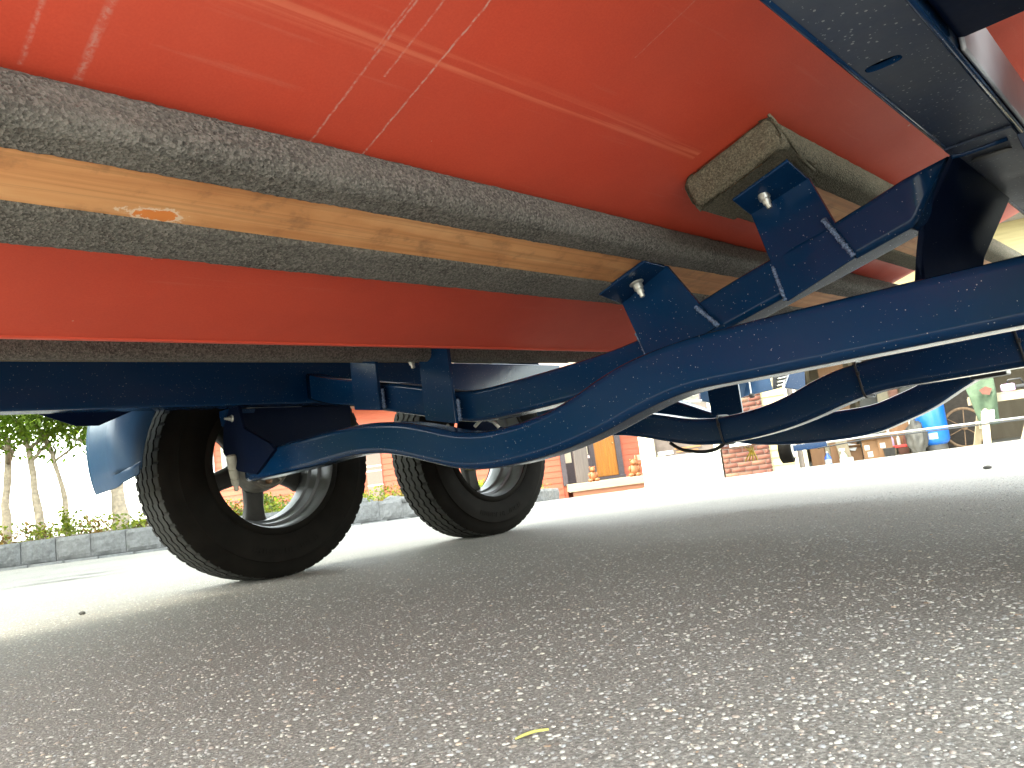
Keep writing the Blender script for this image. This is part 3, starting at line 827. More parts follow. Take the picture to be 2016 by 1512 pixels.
def side_marks():
    """worn raised moulding marks on the sidewall (too worn to read)"""
    mb = MB(); rr_ = random.Random(3)
    def blk(a0, a1, r0, r1):
        k = 3; pts = []
        y = -.0008
        vs = []
        for i in range(k+1):
            a = a0+(a1-a0)*i/k
            for r in (r0, r1): vs.append((r*math.cos(a), .0035 if r < .25 else -.0022, r*math.sin(a)))
        vs2 = [(x, yy-.0012, z) for x, yy, z in vs]
        n = len(vs)
        fs = [(i*2, i*2+1, i*2+3, i*2+2) for i in range(k)]
        mb.add(vs2, fs)
        mb.add([vs[0], vs[1], vs2[1], vs2[0]], [(0, 1, 2, 3)]); mb.add([vs[-1], vs[-2], vs2[-2], vs2[-1]], [(0, 1, 2, 3)])
        mb.add([vs[0], vs[-2], vs2[-2], vs2[0]], [(0, 1, 2, 3)]); mb.add([vs[1], vs[-1], vs2[-1], vs2[1]], [(0, 1, 2, 3)])
    for base in (-112, 60):
        a = base
        for ch in range(11):
            w = 3.0
            st = rr_.choice([('l', 't'), ('l', 'r', 'm'), ('l', 'b'), ('t', 'b', 'l'), ('l', 'r', 't'), ('r', 't'), ('l', 'm', 't')])
            for s in st:
                if s == 'l': blk(rad(a), rad(a+.55), .256, .273)
                if s == 'r': blk(rad(a+w-.55), rad(a+w), .256, .273)
                if s == 't': blk(rad(a), rad(a+w), .2705, .273)
                if s == 'b': blk(rad(a), rad(a+w), .256, .2585)
                if s == 'm': blk(rad(a), rad(a+w), .2635, .266)
            a += w+1.5
    me = bpy.data.meshes.new("sidewall_marks"); me.from_pydata(mb.v, [], mb.f); me.materials.append(M_rubber); return me
TY = tyre_mesh(); SM = side_marks()
def rim_mesh():
    mb = MB()
    # inner lip, barrel with step, outer lip
    mb.lathe([(.004, .2045), (.001, .2035), (.000, .1995), (.003, .1960), (.012, .1925), (.030, .1905), (.060, .1890), (.064, .1800), (.098, .1770), (.104, .1700), (.150, .1690), (.165, .176), (.185, .186), (.200, .197), (.2035, .2045)], (0, 0, 0), (0, 1, 0), 96)
    return mb
RIMB = rim_mesh()
def spoke(a):
    mb = MB(); ca, sa = math.cos(a), math.sin(a)
    def P(r, t, y): return (r*ca-t*sa, y, r*sa+t*ca)
    rows = []
    for r, w in ((.055, .034), (.080, .031), (.115, .029), (.150, .033), (.172, .041)):
        y0 = .135+.012*(r-.05)/.12; y1 = y0+.034
        rows.append([P(r, -w, y0+.012), P(r, -w*.72, y0), P(r, w*.72, y0), P(r, w, y0+.012), P(r, w, y1), P(r, -w, y1)])
    vs = [p for row in rows for p in row]; n = 6
    fs = [(i*n+j, i*n+(j+1) % n, (i+1)*n+(j+1) % n, (i+1)*n+j) for i in range(len(rows)-1) for j in range(n)]
    mb.add(vs, fs+[tuple(range(n)), tuple((len(rows)-1)*n+j for j in range(n))])
    return mb
def make_wheel(x, kind, a0):
    w = RIMB.build("wheel", M_alloy, TR, smooth=True)
    w.data.set_sharp_from_angle(angle=rad(40))
    w.location = (x, 2.099, .3405)
    t = bpy.data.objects.new("tyre", TY); link(t, w)
    s = bpy.data.objects.new("sidewall_marks", SM); link(s, w); tag(s, kind="stuff")
    for i in range(5):
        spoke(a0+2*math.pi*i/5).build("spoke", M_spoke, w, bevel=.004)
    hub = MB()
    if kind == 1:
        hub.lathe([(.055, 0), (.055, .03), (.062, .0325), (.062, .052), (.066, .053), (.066, .070), (.058, .070), (.058, .075), (.112, .083), (.130, .083), (.130, 0)], (0, 0, 0), (0, 1, 0), 40)
        hub.build("hub", M_hubgrey, w, smooth=True, wn_=True).data.set_sharp_from_angle(angle=rad(35))
        web = MB()
        for i in range(5):
            a = -math.pi/2+2*math.pi*(i+.5)/5
            m = Matrix.Rotation(-a, 4, 'Y')
            web.box((.035, .050, -.0035), (.066, .056, .0035), m)
        web.lathe([(.052, .0655), (.049, .069), (.056, .0735), (.06, .0735)], (0, 0, 0), (0, 1, 0), 48)
        web.build("hub_rib", M_hubgrey, w, smooth=False)
        for i in range(5):
            a = -math.pi/2+2*math.pi*i/5
            mb = MB(); mb.lathe([(.049, 0), (.049, .007), (.052, .0095), (.06, .0095)], (.052*math.cos(a), 0, .052*math.sin(a)), (0, 1, 0), 16)
            mb.build("stud", M_bolt_brown, w, smooth=True)
    else:
        hub.lathe([(.045, 0), (.045, .045), (.050, .052), (.052, .075), (.058, .083), (.085, .086), (.12, .086), (.12, 0)], (0, 0, 0), (0, 1, 0), 48)
        hub.build("hub", M_brass, w, smooth=True).data.set_sharp_from_angle(angle=rad(35))
    return w
w1 = make_wheel(1.184, 1, rad(-90)); w2 = make_wheel(2.093, 2, rad(-90+10))
# spindle arms linking axle tubes to the hubs
for dx in (0, .909):
    MB().prism([(1.07+dx, 2.035, .362), (1.115+dx, 2.035, .362), (1.225+dx, 2.035, .362), (1.225+dx, 2.035, .315), (1.07+dx, 2.035, .30)], (0, .022, 0)).build("torsion_arm", M_paint, TR, bevel=.004)
    MB().tube([(1.184+dx, 2.04, .34), (1.184+dx, 2.15, .34)], .02, 16).build("spindle", M_hubgrey, TR, smooth=True)
# plastic brake hose fitting hanging at the front wheel
fit = MB()
d = Vector((.022, .028, -.092)); p0 = Vector((1.020, 2.054, .366))
prof = [(0, .003), (.02, .0115), (.06, .0135), (.40, .0135), (.41, .011), (.43, .011), (.44, .0135), (.70, .0115), (.71, .009), (.73, .009), (.74, .0115), (.90, .0100), (.91, .007), (1.08, .0065), (1.1, .002)]
L0 = d.length
fit.lathe([(t*L0, r) for t, r in prof], p0, d, 20)
fit.build("hose_fitting", M_greyplastic, TR, smooth=True).data.set_sharp_from_angle(angle=rad(40))
# cable ties and the sagging brake hose on the second axle
def axz(y):
    ys = [a[0] for a in AXP]; return np.interp(y, ys, [a[1] for a in AXP]), np.interp(y, ys, [a[2] for a in AXP])
for y in (1.055, .66, .318):
    zt, zb = axz(y); x = 1.959
    sec = rr_section(.072+.006, zt-zb+.006, .015, 5)
    P = [(x+.036+a, y+(b_*0.12), (zt+zb)/2+b_) for a, b_ in sec]; P.append(P[0])
    MB().tube(P, .0028, 6, cap=False).build("cable_tie", M_black, TR, smooth=True)
    MB().box((x-.008, y-.004, (zt+zb)/2+.01), (x-.003, y+.004, (zt+zb)/2+.02)).build("tie_lock", M_black, TR, bevel=.001)
hp = catmull([(1.99, 1.24, .245), (1.985, 1.20, .221), (1.985, 1.13, .206), (1.985, 1.08, .213), (1.99, 1.05, .235)], 8)
MB().tube([tuple(p) for p in hp], .0052, 8).build("brake_hose", M_black, TR, smooth=True)
# wheel-side brake wires glimpsed above the first axle
MB().tube([tuple(p) for p in catmull([(1.25, 1.30, .33), (1.26, 1.28, .345), (1.27, 1.26, .338), (1.28, 1.25, .32)], 6)], .004, 6).build("brake_wire", M_zinc, TR, smooth=True)
MB().lathe([(0, .009), (.012, .007), (.022, .002)], (1.22, 1.36, .325), (0, 0, 1), 12).build("wire_cap", M_greyplastic, TR, smooth=True)
# yellow wire ends dangling under the far cross member
for i in range(4):
    q = Vector((2.535, 1.252+.010*i, .208))
    MB().tube([q, q+Vector((.004*i, -.004*i, -.02)), q+Vector((.0, -.010+.006*i, -.052))], [.002, .003, .0022], 6).build("wire_end", M_wire, TR, smooth=True)

# --- fender (far side)
def fender():
    y0, y1 = 2.088, 2.335
    def skirt(yv, prof, t=.004):
        pass
    FX = [.30, .33, .40, .45, .50, .56, .66]; FY = [.785, .788, .800, .815, .836, .870, .930]
    # curved skirt behind the front wheel: arc in the x-z plane swept across the tyre width
    prof = [(.835, .655), (.795, .610), (.765, .555), (.750, .500), (.742, .440), (.744, .380), (.752, .330), (.760, .303)]
    P = catmull(prof, 5)
    mb = MB(); nY = 10; rows = []
    for (x, z) in P:
        for j in range(nY+1):
            t = j/nY; y = y0+(y1-y0)*t
            fold = max(0, 1-t/.22)*float(np.interp(z, FX, FY)-x)
            drop = -(.010*(1-t)+.022*max(0, 1-t/.32)) if z < .34 else 0
            mb.v.append((x+fold, y, z-drop*1.0))
    k = nY+1
    for i in range(len(P)-1):
        for j in range(nY): mb.f.append((i*k+j, i*k+j+1, (i+1)*k+j+1, (i+1)*k+j))
    f = mb.build("fender", M_paint_clean, TR, smooth=True)
    so = f.modifiers.new("thickness", 'SOLIDIFY'); so.thickness = .004
    top = MB().prism([(.835, y0, .655), (1.0, y0, .735), (2.28, y0, .735), (2.44, y0, .655), (2.44, y1, .655), (2.28, y1, .735), (1.0, y1, .735), (.835, y1, .655)], (0, 0, .005))
    t_ = MB()
    arcp = [(.835, .655), (.90, .705), (1.0, .735), (1.6, .74), (2.28, .735), (2.38, .705), (2.44, .655), (2.49, .56), (2.51, .45), (2.51, .33)]
    for (x, z) in arcp:
        for y in (y0, y1): t_.v.append((x, y, z))
    for i in range(len(arcp)-1): t_.f.append((2*i, 2*i+1, 2*i+3, 2*i+2))
    q = t_.build("fender_top", M_paint_clean, f, smooth=True)
    so = q.modifiers.new("thickness", 'SOLIDIFY'); so.thickness = .004
    # mounting plate between rail and fender
    MB().prism([(.545, 2.09, .505), (.641, 2.09, .467), (.694, 2.09, .466), (.790, 2.09, .507)], (0, .006, 0)).build("fender_mount", M_paint_shaded, f, bevel=.002)
fender()

plate("inner_apron", [(1.040,2.070,.500),(1.061,2.070,.444),(1.160,2.070,.390),(1.200,2.070,.340),(1.300,2.070,.340),(1.440,2.070,.420),(1.447,2.070,.502)], (0, .006, 0), M_paint_shaded)
# the near pair of wheels and their fender stand just outside the frame
def copy_part(o, parent, mtx):
    c = o.copy(); COL.objects.link(c); c.parent = parent
    if mtx is not None: c.matrix_basis = mtx @ o.matrix_basis
    for ch in list(o.children): copy_part(ch, c, None)
    return c
for w_ in (w1, w2):
    x_ = w_.location.x
    copy_part(w_, TR, Matrix.Translation((x_*2, 2.129, 0)) @ Matrix.Rotation(math.pi, 4, 'Z'))
FEND = [o for o in TR.children if o.name.startswith("fender") and o.name != "fender_outrigger"][0]
copy_part(FEND, TR, Matrix.Translation((0, 2.129, 0)) @ Matrix.Scale(-1, 4, (0, 1, 0)))
# --- front of the trailer: winch post plates, strap and swing-up jack in the sun
def pv(pts, u): return [tuple(vu(v, u, z)) for v, z in pts]
FWD = tuple(vu(0, .03))
wp = plate("winch_post", pv([(.873,.455),(.918,.437),(1.056,.444),(1.075,.445),(1.13,.62),(.88,.62)], 3.60), FWD, M_paint_clean)
MB().prism(pv([(1.076,.447),(1.216,.461),(1.222,.62),(1.13,.62)], 3.60)[:2]+pv([(1.225,.62),(1.135,.62)], 3.66), FWD).build("side_plate", M_paint_clean, wp, bevel=.002)
MB().prism(pv([(1.222,.462),(1.262,.470),(1.300,.545),(1.235,.545)], 3.60), FWD).build("winch_side", M_black, wp, bevel=.002)
for k in range(4): MB().tube(pv([(1.235+.004*k,.476+.016*k),(1.275+.006*k,.482+.016*k)], 3.592), .004, 8).build("winch_strap", M_zinc, wp, smooth=True)
MB().prism(pv([(1.268,.462),(1.359,.436),(1.372,.535),(1.320,.56)], 3.58), FWD).build("brace_plate", M_paint, wp, bevel=.002)
MB().tube(pv([(1.112,.62),(1.108,.452)], 3.59), .0035, 6).build("strap", M_strap, wp)
q = vu(1.108, 3.585, .445)
MB().lathe([(-.010,0),(-.010,.011),(.010,.011),(.010,0)], q, tuple(vu(1, 0)), 14).build("roller_knob", M_black, wp, smooth=True)
MB().prism(pv([(.70,.455),(.873,.448),(.873,.458),(.70,.468)], 3.58), FWD).build("crossbar", M_strap, wp, bevel=.002)
MB().prism(pv([(.72,.470),(.86,.463),(.865,.485),(.84,.482),(.73,.490)], 3.60), FWD).build("tread_grating", M_greyplastic, wp, bevel=.002)
def P_(v, u, z): return tuple(vu(v, u, z))
jk = empty("tongue_jack", vu(1.47, 4.3, .17), BGROT, "swing-up trailer jack with small black caster wheel behind the last cross tube", "trailer jack")
mb = MB(); mb.lathe([(-.035, .025), (-.035, .060), (-.028, .072), (.028, .072), (.035, .060), (.035, .025)], (0, 0, 0), (.85, -.5, 0), 36); mb.build("caster_tyre", M_rubber, jk, smooth=True)
MB().lathe([(-.037, 0), (-.037, .045), (-.03, .05), (.03, .05), (.037, .045), (.037, 0)], (0, 0, 0), (.85, -.5, 0), 30).build("caster_rim", M_zinc, jk, smooth=True)
MB().box((.03, -.02, -.012), (.22, .0, .022)).build("jack_arm", M_paint, jk, bevel=.003)
MB().tube([(.16, .0, .012), (.45, .03, .018), (.80, .05, .017), (1.45, .1, .012)], .0055, 8).build("jack_rod", M_zinc, jk, smooth=True)
MB().tube([(.16, -.03, -.012), (.45, -.01, .004), (1.45, .05, .0)], .0035, 8).build("jack_cable", M_black, jk, smooth=True)

# ================================================================== BOAT
def build_boat():
    B = empty("boat", (0, 0, 0), 0, "red bottomed boat resting on the carpeted trailer bunks", "boat")
    yc = 1.0465
    st = []   # x, half chine, chine rise, keel rise, half sheer, sheer z
    for x in np.linspace(-.45, 1.6, 40): st.append((x, 1.13, .339, 0.0, 1.23, 1.35))
    for x, hc, kr, hs, szz in ((1.9, 1.11, .004, 1.21, 1.37), (2.15, 1.03, .012, 1.15, 1.40), (2.4, .90, .03, 1.06, 1.42), (2.6, .68, .07, .84, 1.45), (2.8, .42, .14, .58, 1.47), (2.95, .16, .26, .30, 1.5), (3.02, .02, .45, .05, 1.5)):
        st.append((x, hc, hc*.3, kr, hs, szz))
    V = []; nb = 15
    for (x, hc, cr_, kr, hs, szz) in st:
        for i in range(-nb, nb+1):
            t = i/nb
            V.append((x, yc+hc*t, .4594+.022*(x-1.15)+kr+cr_*abs(t)))
    m = 2*nb+1; Fc = [(i*m+j, i*m+j+1, (i+1)*m+j+1, (i+1)*m+j) for i in range(len(st)-1) for j in range(m-1)]
    o = mesh_obj("hull_bottom", V, Fc, M_hull, B, smooth=True)
    o.data.set_sharp_from_angle(angle=rad(15))
    # keel strip
    k = MB()
    for (x, hc, cr_, kr, hs, szz) in st[:-4]:
        z = .4594+.022*(x-1.15)+kr
        for (dy, dz) in ((-.006, .0015), (-.004, -.0012), (.004, -.0012), (.006, .0015)): k.v.append((x, yc+dy, z+dz))
    n = len(st)-4
    for i in range(n-1):
        for j in range(3): k.f.append((i*4+j, i*4+j+1, (i+1)*4+j+1, (i+1)*4+j))
    k.build("keel_strip", M_hull, o)
    s = MB()
    for sd in (-1, 1):
        b0 = len(s.v)
        for (x, hc, cr_, kr, hs, szz) in st:
            s.v += [(x, yc+sd*hc, .4594+.022*(x-1.15)+kr+cr_), (x, yc+sd*(hc+hs)/2*1.02, 1.0), (x, yc+sd*hs, szz)]
        for i in range(len(st)-1):
            for j in range(2): s.f.append((b0+i*3+j, b0+i*3+j+1, b0+(i+1)*3+j+1, b0+(i+1)*3+j))
    s.build("topsides", M_gel, B, smooth=True)
    t = MB(); x, hc, cr_, kr, hs, szz = st[0]; z = .4594+.022*(x-1.15)
    t.prism([(x, yc, z+.01), (x, yc+hc, z+cr_), (x, yc+hs, szz), (x, yc-hs, szz), (x, yc-hc, z+cr_)], (.03, 0, 0)).build("transom", M_gel, B)
    d = MB(); nn = len(st)
    for (x, hc, cr_, kr, hs, szz) in st: d.v += [(x, yc-hs, szz-.02), (x, yc+hs, szz-.02)]
    for i in range(nn-1): d.f.append((2*i, 2*i+1, 2*i+3, 2*i+2))
    d.build("deck", M_gel, B)
build_boat()

# ================================================================== retaining wall, bed, plants
BED_PTS = [(-7.4, 6.75), (-4.5, 7.0), (-3.4, 7.2), (-2.4, 7.6), (-1.5, 8.2), (-.75, 9.1), (-.2, 10.2), (.22, 11.3), (.58, 12.3)]
def bed_curve(n=400):
    P = catmull(BED_PTS, 40); s = np.concatenate([[0], np.cumsum(np.linalg.norm(np.diff(P, axis=0), axis=1))])
    return P, s
BP, BS = bed_curve()
def at_s(s):
    return np.array([np.interp(s, BS, BP[:, 0]), np.interp(s, BS, BP[:, 1])])
def rough_block(w, h, d, seed):
    mb = MB(); nx, nz = 8, 6; r_ = random.Random(seed)
    V = []
    for i in range(nx+1):
        for j in range(nz+1):
            x = -w/2+w*i/nx; z = h*j/nz
            e = min(i, nx-i, j, nz-j)
            y = -.012*(0 if e == 0 else 1)-(.016*r_.random() if e else 0)
            V.append((x, y, z))
    Fc = [(i*(nz+1)+j, (i+1)*(nz+1)+j, (i+1)*(nz+1)+j+1, i*(nz+1)+j+1) for i in range(nx) for j in range(nz)]
    mb.add(V, Fc)
    c = [(-w/2, 0, 0), (w/2, 0, 0), (w/2, 0, h), (-w/2, 0, h), (-w/2, d, 0), (w/2, d, 0), (w/2, d, h), (-w/2, d, h)]
    mb.add(c, [(4, 7, 6, 5), (0, 4, 5, 1), (3, 2, 6, 7), (0, 3, 7, 4), (1, 5, 6, 2)])
    me = bpy.data.meshes.new("stone_block"); me.from_pydata(mb.v, [], mb.f); me.materials.append(M_block)
    return me
BW = .302
BLK = [rough_block(BW-.006, .205, .22, s) for s in range(5)]
BLK2 = [rough_block(BW-.006, .150, .22, s+9) for s in range(4)]
RW = empty("retaining_wall", vu(-2.5, 7.6, 0), 0, "low grey split-face block retaining wall in front of the shrubs", "wall")
nblk = int(BS[-1]/BW)
for row, (meshes, zo, back) in enumerate(((BLK2, -.125, -.018), (BLK, .030, .012))):
    for i in range(nblk):
        s = (i+.5+(.5 if row == 0 else .27))*BW
        if s > BS[-1]-.1: continue
        a, b_ = at_s(s-.1), at_s(s+.1); t = b_-a; t /= np.linalg.norm(t)
        c = at_s(s)+np.array([-t[1], t[0]])*back
        z = float(gz(c[1]))+zo
        p = vu(c[0], c[1], z); tw = vu(t[0], t[1])
        o = bpy.data.objects.new("stone_block", meshes[i % len(meshes)]); link(o, RW)
        o.matrix_parent_inverse = RW.matrix_basis.inverted()
        o.location = p; o.rotation_euler = (0, 0, math.atan2(tw.y, tw.x)+rad(random.uniform(-1, 1)))
def bed():
    mb = MB(); idx = list(range(0, len(BP), 8)); offs = [.16, .5, 1.2, 2.4, 4.0]
    hts = [.20, .235, .25, .22, .05]
    for i in idx:
        a = BP[max(i-1, 0)]; b_ = BP[min(i+1, len(BP)-1)]; t = b_-a; t /= np.linalg.norm(t); n = np.array([-t[1], t[0]])
        for of, h in zip(offs, hts):
            q = BP[i]+n*of; mb.v.append(tuple(vu(q[0], q[1], float(gz(BP[i][1]))+h)))
    k = len(offs)
    for i in range(len(idx)-1):
        for j in range(k-1): mb.f.append((i*k+j, i*k+j+1, (i+1)*k+j+1, (i+1)*k+j))
    tag(mb.build("garden_bed", M_soil, smooth=True), kind="structure")
bed()
def bed_pt(s, off):
    a, b_ = at_s(s-.05), at_s(s+.05); t = b_-a; t /= np.linalg.norm(t); n = np.array([-t[1], t[0]])
    c = at_s(s); q = c+n*off; h = np.interp(off, [.16, .5, 1.2, 2.4, 4.0], [.20, .235, .25, .22, .05])
    return vu(q[0], q[1], float(gz(c[1]))+h)
def leaf_quads(mb, c, L0, W0, n, rfun, droop=0.3):
    for _ in range(n):
        p = c+rfun(); d = Vector((random.gauss(0, 1), random.gauss(0, 1), random.gauss(0, .6)-droop)).normalized()
        s = d.cross(Vector((random.gauss(0, 1), random.gauss(0, 1), random.gauss(0, 1)))).normalized()
        l = L0*random.uniform(.6, 1.3); w = W0*random.uniform(.7, 1.2); nn = d.cross(s)
        a = p; b_ = p+d*l*.45+s*w+nn*l*.06; e = p+d*l; f = p+d*l*.45-s*w+nn*l*.06
        mb.add([a, b_, e, f], [(0, 1, 2, 3)])
def shrubs():
    mb = MB(); md = MB()
    for i in range(260):
        s = random.uniform(.2, BS[-1]-.1); off = random.uniform(.14, 1.1)
        if 2.0 < s < 4.6 and random.random() < .25: continue
        c = bed_pt(s, off); h = random.uniform(.03, .15)
        tgt = md if random.random() < .14 else mb
        leaf_quads(tgt, c+Vector((0, 0, h*.5)), .042, .014, random.randint(35, 70), lambda: Vector((random.gauss(0, .07), random.gauss(0, .07), random.uniform(-.5, .8)*h)), -.4)
    tag(mb.build("ground_cover", M_shrub), kind="stuff")
    tag(md.build("ground_cover", M_shrub_dark), kind="stuff")
    # taller tufts that break the skyline
    for (s, off, hh, lb) in ((3.05, .4, .26, "upright leafy shrub at the foot of the kinked pale tree"), (4.35, .35, .22, "upright leafy shrub just below the blue fender skirt's lower edge"),
                         (4.05, .45, .24, "upright leafy shrub in the gap left of the blue fender skirt"), (5.1, .5, .2, "low upright shrub seen through the first wheel's spokes"),
                         (8.0, .6, .25, "upright shrub in front of the red house between the two tyres"), (8.6, .7, .2, "low upright shrub hard against the second tyre's tread")):
        t = MB(); c = bed_pt(s, off)
        for k in range(5):
            tip = c+Vector((random.gauss(0, .05), random.gauss(0, .05), hh*random.uniform(.7, 1.1)))
            t.tube([c, (c+tip)/2+Vector((random.gauss(0, .01), random.gauss(0, .01), 0)), tip], .002, 4)
            for q in range(14):
                leaf_quads(t, c.lerp(tip, random.uniform(.3, 1)), .045, .014, 2, lambda: Vector((random.gauss(0, .012), random.gauss(0, .012), 0)), -.1)
        o = t.build("shrub", M_shrub); tag(o, lb, "shrub", "upright shrubs on the wall")
    # pale rounded rocks on the wall top beyond the first wheel
    r = MB()
    for i in range(60):
        s = random.uniform(6.0, 9.5); c = bed_pt(s, random.uniform(.02, .35))+Vector((0, 0, .02)); R = random.uniform(.035, .075)
        bm = bmesh.new(); bmesh.ops.create_icosphere(bm, subdivisions=2, radius=R)
        sc = Vector((random.uniform(.8, 1.3), random.uniform(.8, 1.3), random.uniform(.55, .9)))
        vs = [c+Vector((v.co.x*sc.x, v.co.y*sc.y, v.co.z*sc.z))*(1+.25*mnoise.noise(v.co*14+Vector((i, 0, 0)))) for v in bm.verts]
        r.add(vs, [tuple(v.index for v in f.verts) for f in bm.faces]); bm.free()
    tag(r.build("rocks", M_block, smooth=True), kind="stuff")
shrubs()
def tree(label, base, lean, h, r0, crown_c, crown_r, nleaf, seed):
    random.seed(seed)
    T = empty("tree", base, 0, label, "tree")
    tr = MB(); pts = []
    n = 9
    for i in range(n+1):
        t = i/n
        pts.append((lean[0]*t+.035*math.sin(5*t+seed)+random.gauss(0, .008), lean[1]*t+.03*math.cos(4*t+seed)+random.gauss(0, .008), h*t-.05))
    tr.tube(pts, [r0*(1-.45*i/n)*random.uniform(.9, 1.15) for i in range(n+1)], 10)
    for k in range(4):
        q = Vector(pts[n-2+(k % 3)]); d = Vector((random.gauss(0, .3), random.gauss(0, .3), .4))
        tr.tube([q, q+d*.3+Vector((.02, .01, .03)), q+d*.55], [r0*.45, r0*.33, r0*.15], 7)
    tr.build("trunk", M_bark, T, smooth=True)
    cr_ = MB()
    for _ in range(int(nleaf*1.45)):
        # compound drooping leaf sprays
        while True:
            p = Vector((random.uniform(-1, 1), random.uniform(-1, 1), random.uniform(-1, 1)))
            if .2 < p.length < 1 and mnoise.noise(p*2.2+Vector((seed, 0, 0))) > -.12: break
        p = Vector((p.x*crown_r[0], p.y*crown_r[1], p.z*crown_r[2]))+Vector(crown_c)
        d = Vector((random.gauss(0, 1), random.gauss(0, 1), -.55)).normalized(); side = d.cross(Vector((0, 0, 1))).normalized()
        for q in range(5):
            c = p+d*(.05*q)+Vector((0, 0, -.008*q*q))
            for sg in (-1, 1):
                e = (side*sg*.7+d*.5+Vector((0, 0, -.45+random.gauss(0, .2)))).normalized(); w = e.cross(Vector((0, 0, 1))).normalized()*.017
                l = .085*random.uniform(.7, 1.15)
                cr_.add([c, c+e*l*.5+w, c+e*l, c+e*l*.5-w], [(0, 1, 2, 3)])
    cr_.build("crown", M_leaf, T)
    return T
def tb(v, u, z=.12): return vu(v, u, z)
tree("slender pale-barked tree at the left edge, leaning over the planted wall", tb(-5.38, 8.0), (.02, .05), 1.25, .052, (0, 0, 1.62), (.85, .85, .48), 230, 3)
tree("slender pale-barked tree with a kinked lumpy stem, second from the left edge", tb(-4.97, 8.0), (-.16, .17), 1.25, .045, (-.1, .1, 1.62), (.8, .8, .42), 200, 4)
tree("thinnest pale-barked tree, third from the left edge behind the shrubs", tb(-4.78, 8.1), (-.15, .15), 1.22, .034, (0, .1, 1.62), (.7, .7, .40), 170, 5)
tree("stout pale-barked tree behind the blue fender skirt", tb(-4.22, 8.0), (-.04, .05), 1.2, .085, (.0, 0, 1.58), (.75, .75, .45), 200, 6)
tree("dark-barked tree half hidden by the first tyre", tb(-4.02, 8.4), (-.02, .02), 1.2, .05, (0, 0, 1.8), (.7, .7, .45), 150, 8)
random.seed(11)

# added unseen tree left of the frame; crown sized to shade driveway and wall
def added_shade_tree():
    T = empty("tree", (-1.6, 7.6, 0), 0, "unseen broad tree added left of the frame to shade the driveway", "tree")
    tr = MB(); tr.tube([(0, 0, -.1), (.05, .03, 1.2), (-.04, .06, 2.6), (.1, 0, 4.2)], [.2, .16, .14, .08], 12)
    for k in range(7):
        a = k*.9; q = Vector((0, .03, 2.4+.2*k)); d = Vector((math.cos(a), math.sin(a), .55))
        tr.tube([q, q+d*.8, q+d*1.9+Vector((0, 0, .3))], [.08, .06, .025], 8)
    tr.build("trunk", M_bark, T, smooth=True)
    cr_ = MB(); n = 0
    while n < 5200:
        p = Vector((random.uniform(-1, 1), random.uniform(-1, 1), random.uniform(-1, 1)))
        if p.length > 1 or mnoise.noise(p*2.6) < -.16: continue
        n += 1
        leaf_quads(cr_, Vector((1.5+p.x*4.6, -.9+p.y*3.7, 4.9+p.z*1.9)), .21, .07, 6, lambda: Vector((random.gauss(0, .12), random.gauss(0, .12), random.gauss(0, .08))), .2)
    cr_.build("crown", M_leaf, T)
added_shade_tree()
# clipped hedge that closes the garden on the left (out of frame, mirrored in the glossy tubes)
def hedge():
    mb = MB()
    P = catmull([(-6.6, 8.6), (-8.2, 7.2), (-9.6, 4.5), (-10.0, 1.0), (-9.2, -3.0), (-7.2, -6.5), (-4.5, -8.8)], 14)
    for i in range(len(P)-1):
        a, b_ = P[i], P[i+1]; t = (b_-a)/np.linalg.norm(b_-a); n = np.array([-t[1], t[0]])
        q = [a-n*.35, b_-n*.35, b_+n*.35, a+n*.35]
        mb.add([vu(v, u, 0) for v, u in q]+[vu(v, u, 2.3) for v, u in q], [(4, 5, 6, 7), (0, 1, 5, 4), (1, 2, 6, 5), (2, 3, 7, 6), (3, 0, 4, 7)])
        for k in range(90):
            f = random.random(); c = a+(b_-a)*f+n*random.choice((-1, 1))*random.uniform(.3, .6)
            leaf_quads(mb, vu(c[0], c[1], random.uniform(.0, 2.6)), .16, .06, 1, lambda: Vector((0, 0, 0)), .1)
    tag(mb.build("hedge", M_leaf), kind="stuff")
hedge()

# ================================================================== HOUSE (red siding, behind)
UH = 24.0
H = empty("house", vu(0, UH, 0), BGROT, "red clapboard house with an orange plank door and dark trim behind the driveway", "house")
def hpart(name, mat, mb, **kw): return mb.build(name, mat, H, **kw)
G0 = float(gz(24.0))
hpart("wall", M_red, MB().box((-9.7, .06, G0-.3), (1.30, 6, 3.2)))
hpart("wall", M_red, MB().box((1.30, 1.1, G0-.3), (5.4, 6, 3.2)))
# clapboards: long individual boards, stepped
def clap(x0, x1, y, z0, z1, h=.183):
    z = z0
    while z < z1:
        mb = MB().prism([(x0, y, z+h), (x0, y-.012, z+h), (x0, y-.034, z+.0), (x0, y, z)], (x1-x0, 0, 0))
        hpart("clapboard", M_red, mb); z += h
clap(-9.7, 1.18, .06, G0, 3.1)
clap(3.22, 5.3, 1.1, -.15, 3.1)
# corner window, vent panel
w = hpart("window", M_creamtrim, MB().box((-9.35, -.0, 1.70), (-8.75, .05, 2.40)))
MB().box((-9.27, -.006, 1.78), (-8.83, .0, 2.32)).build("pane", M_glass, w)
hpart("corner_board", M_white, MB().box((-9.78, -.02, G0), (-9.6, .08, 3.1)))
pv = hpart("panel", simple("pink_lattice", (0.210, 0.126, 0.101), .7, .15, 40), MB().box((-4.86, -.004, .15), (-4.38, .035, 1.66)))
for z in (.60, 1.05, 1.2): MB().box((-4.86, -.012, z), (-4.38, -.004, z+.04)).build("rail", M_creamtrim, pv)
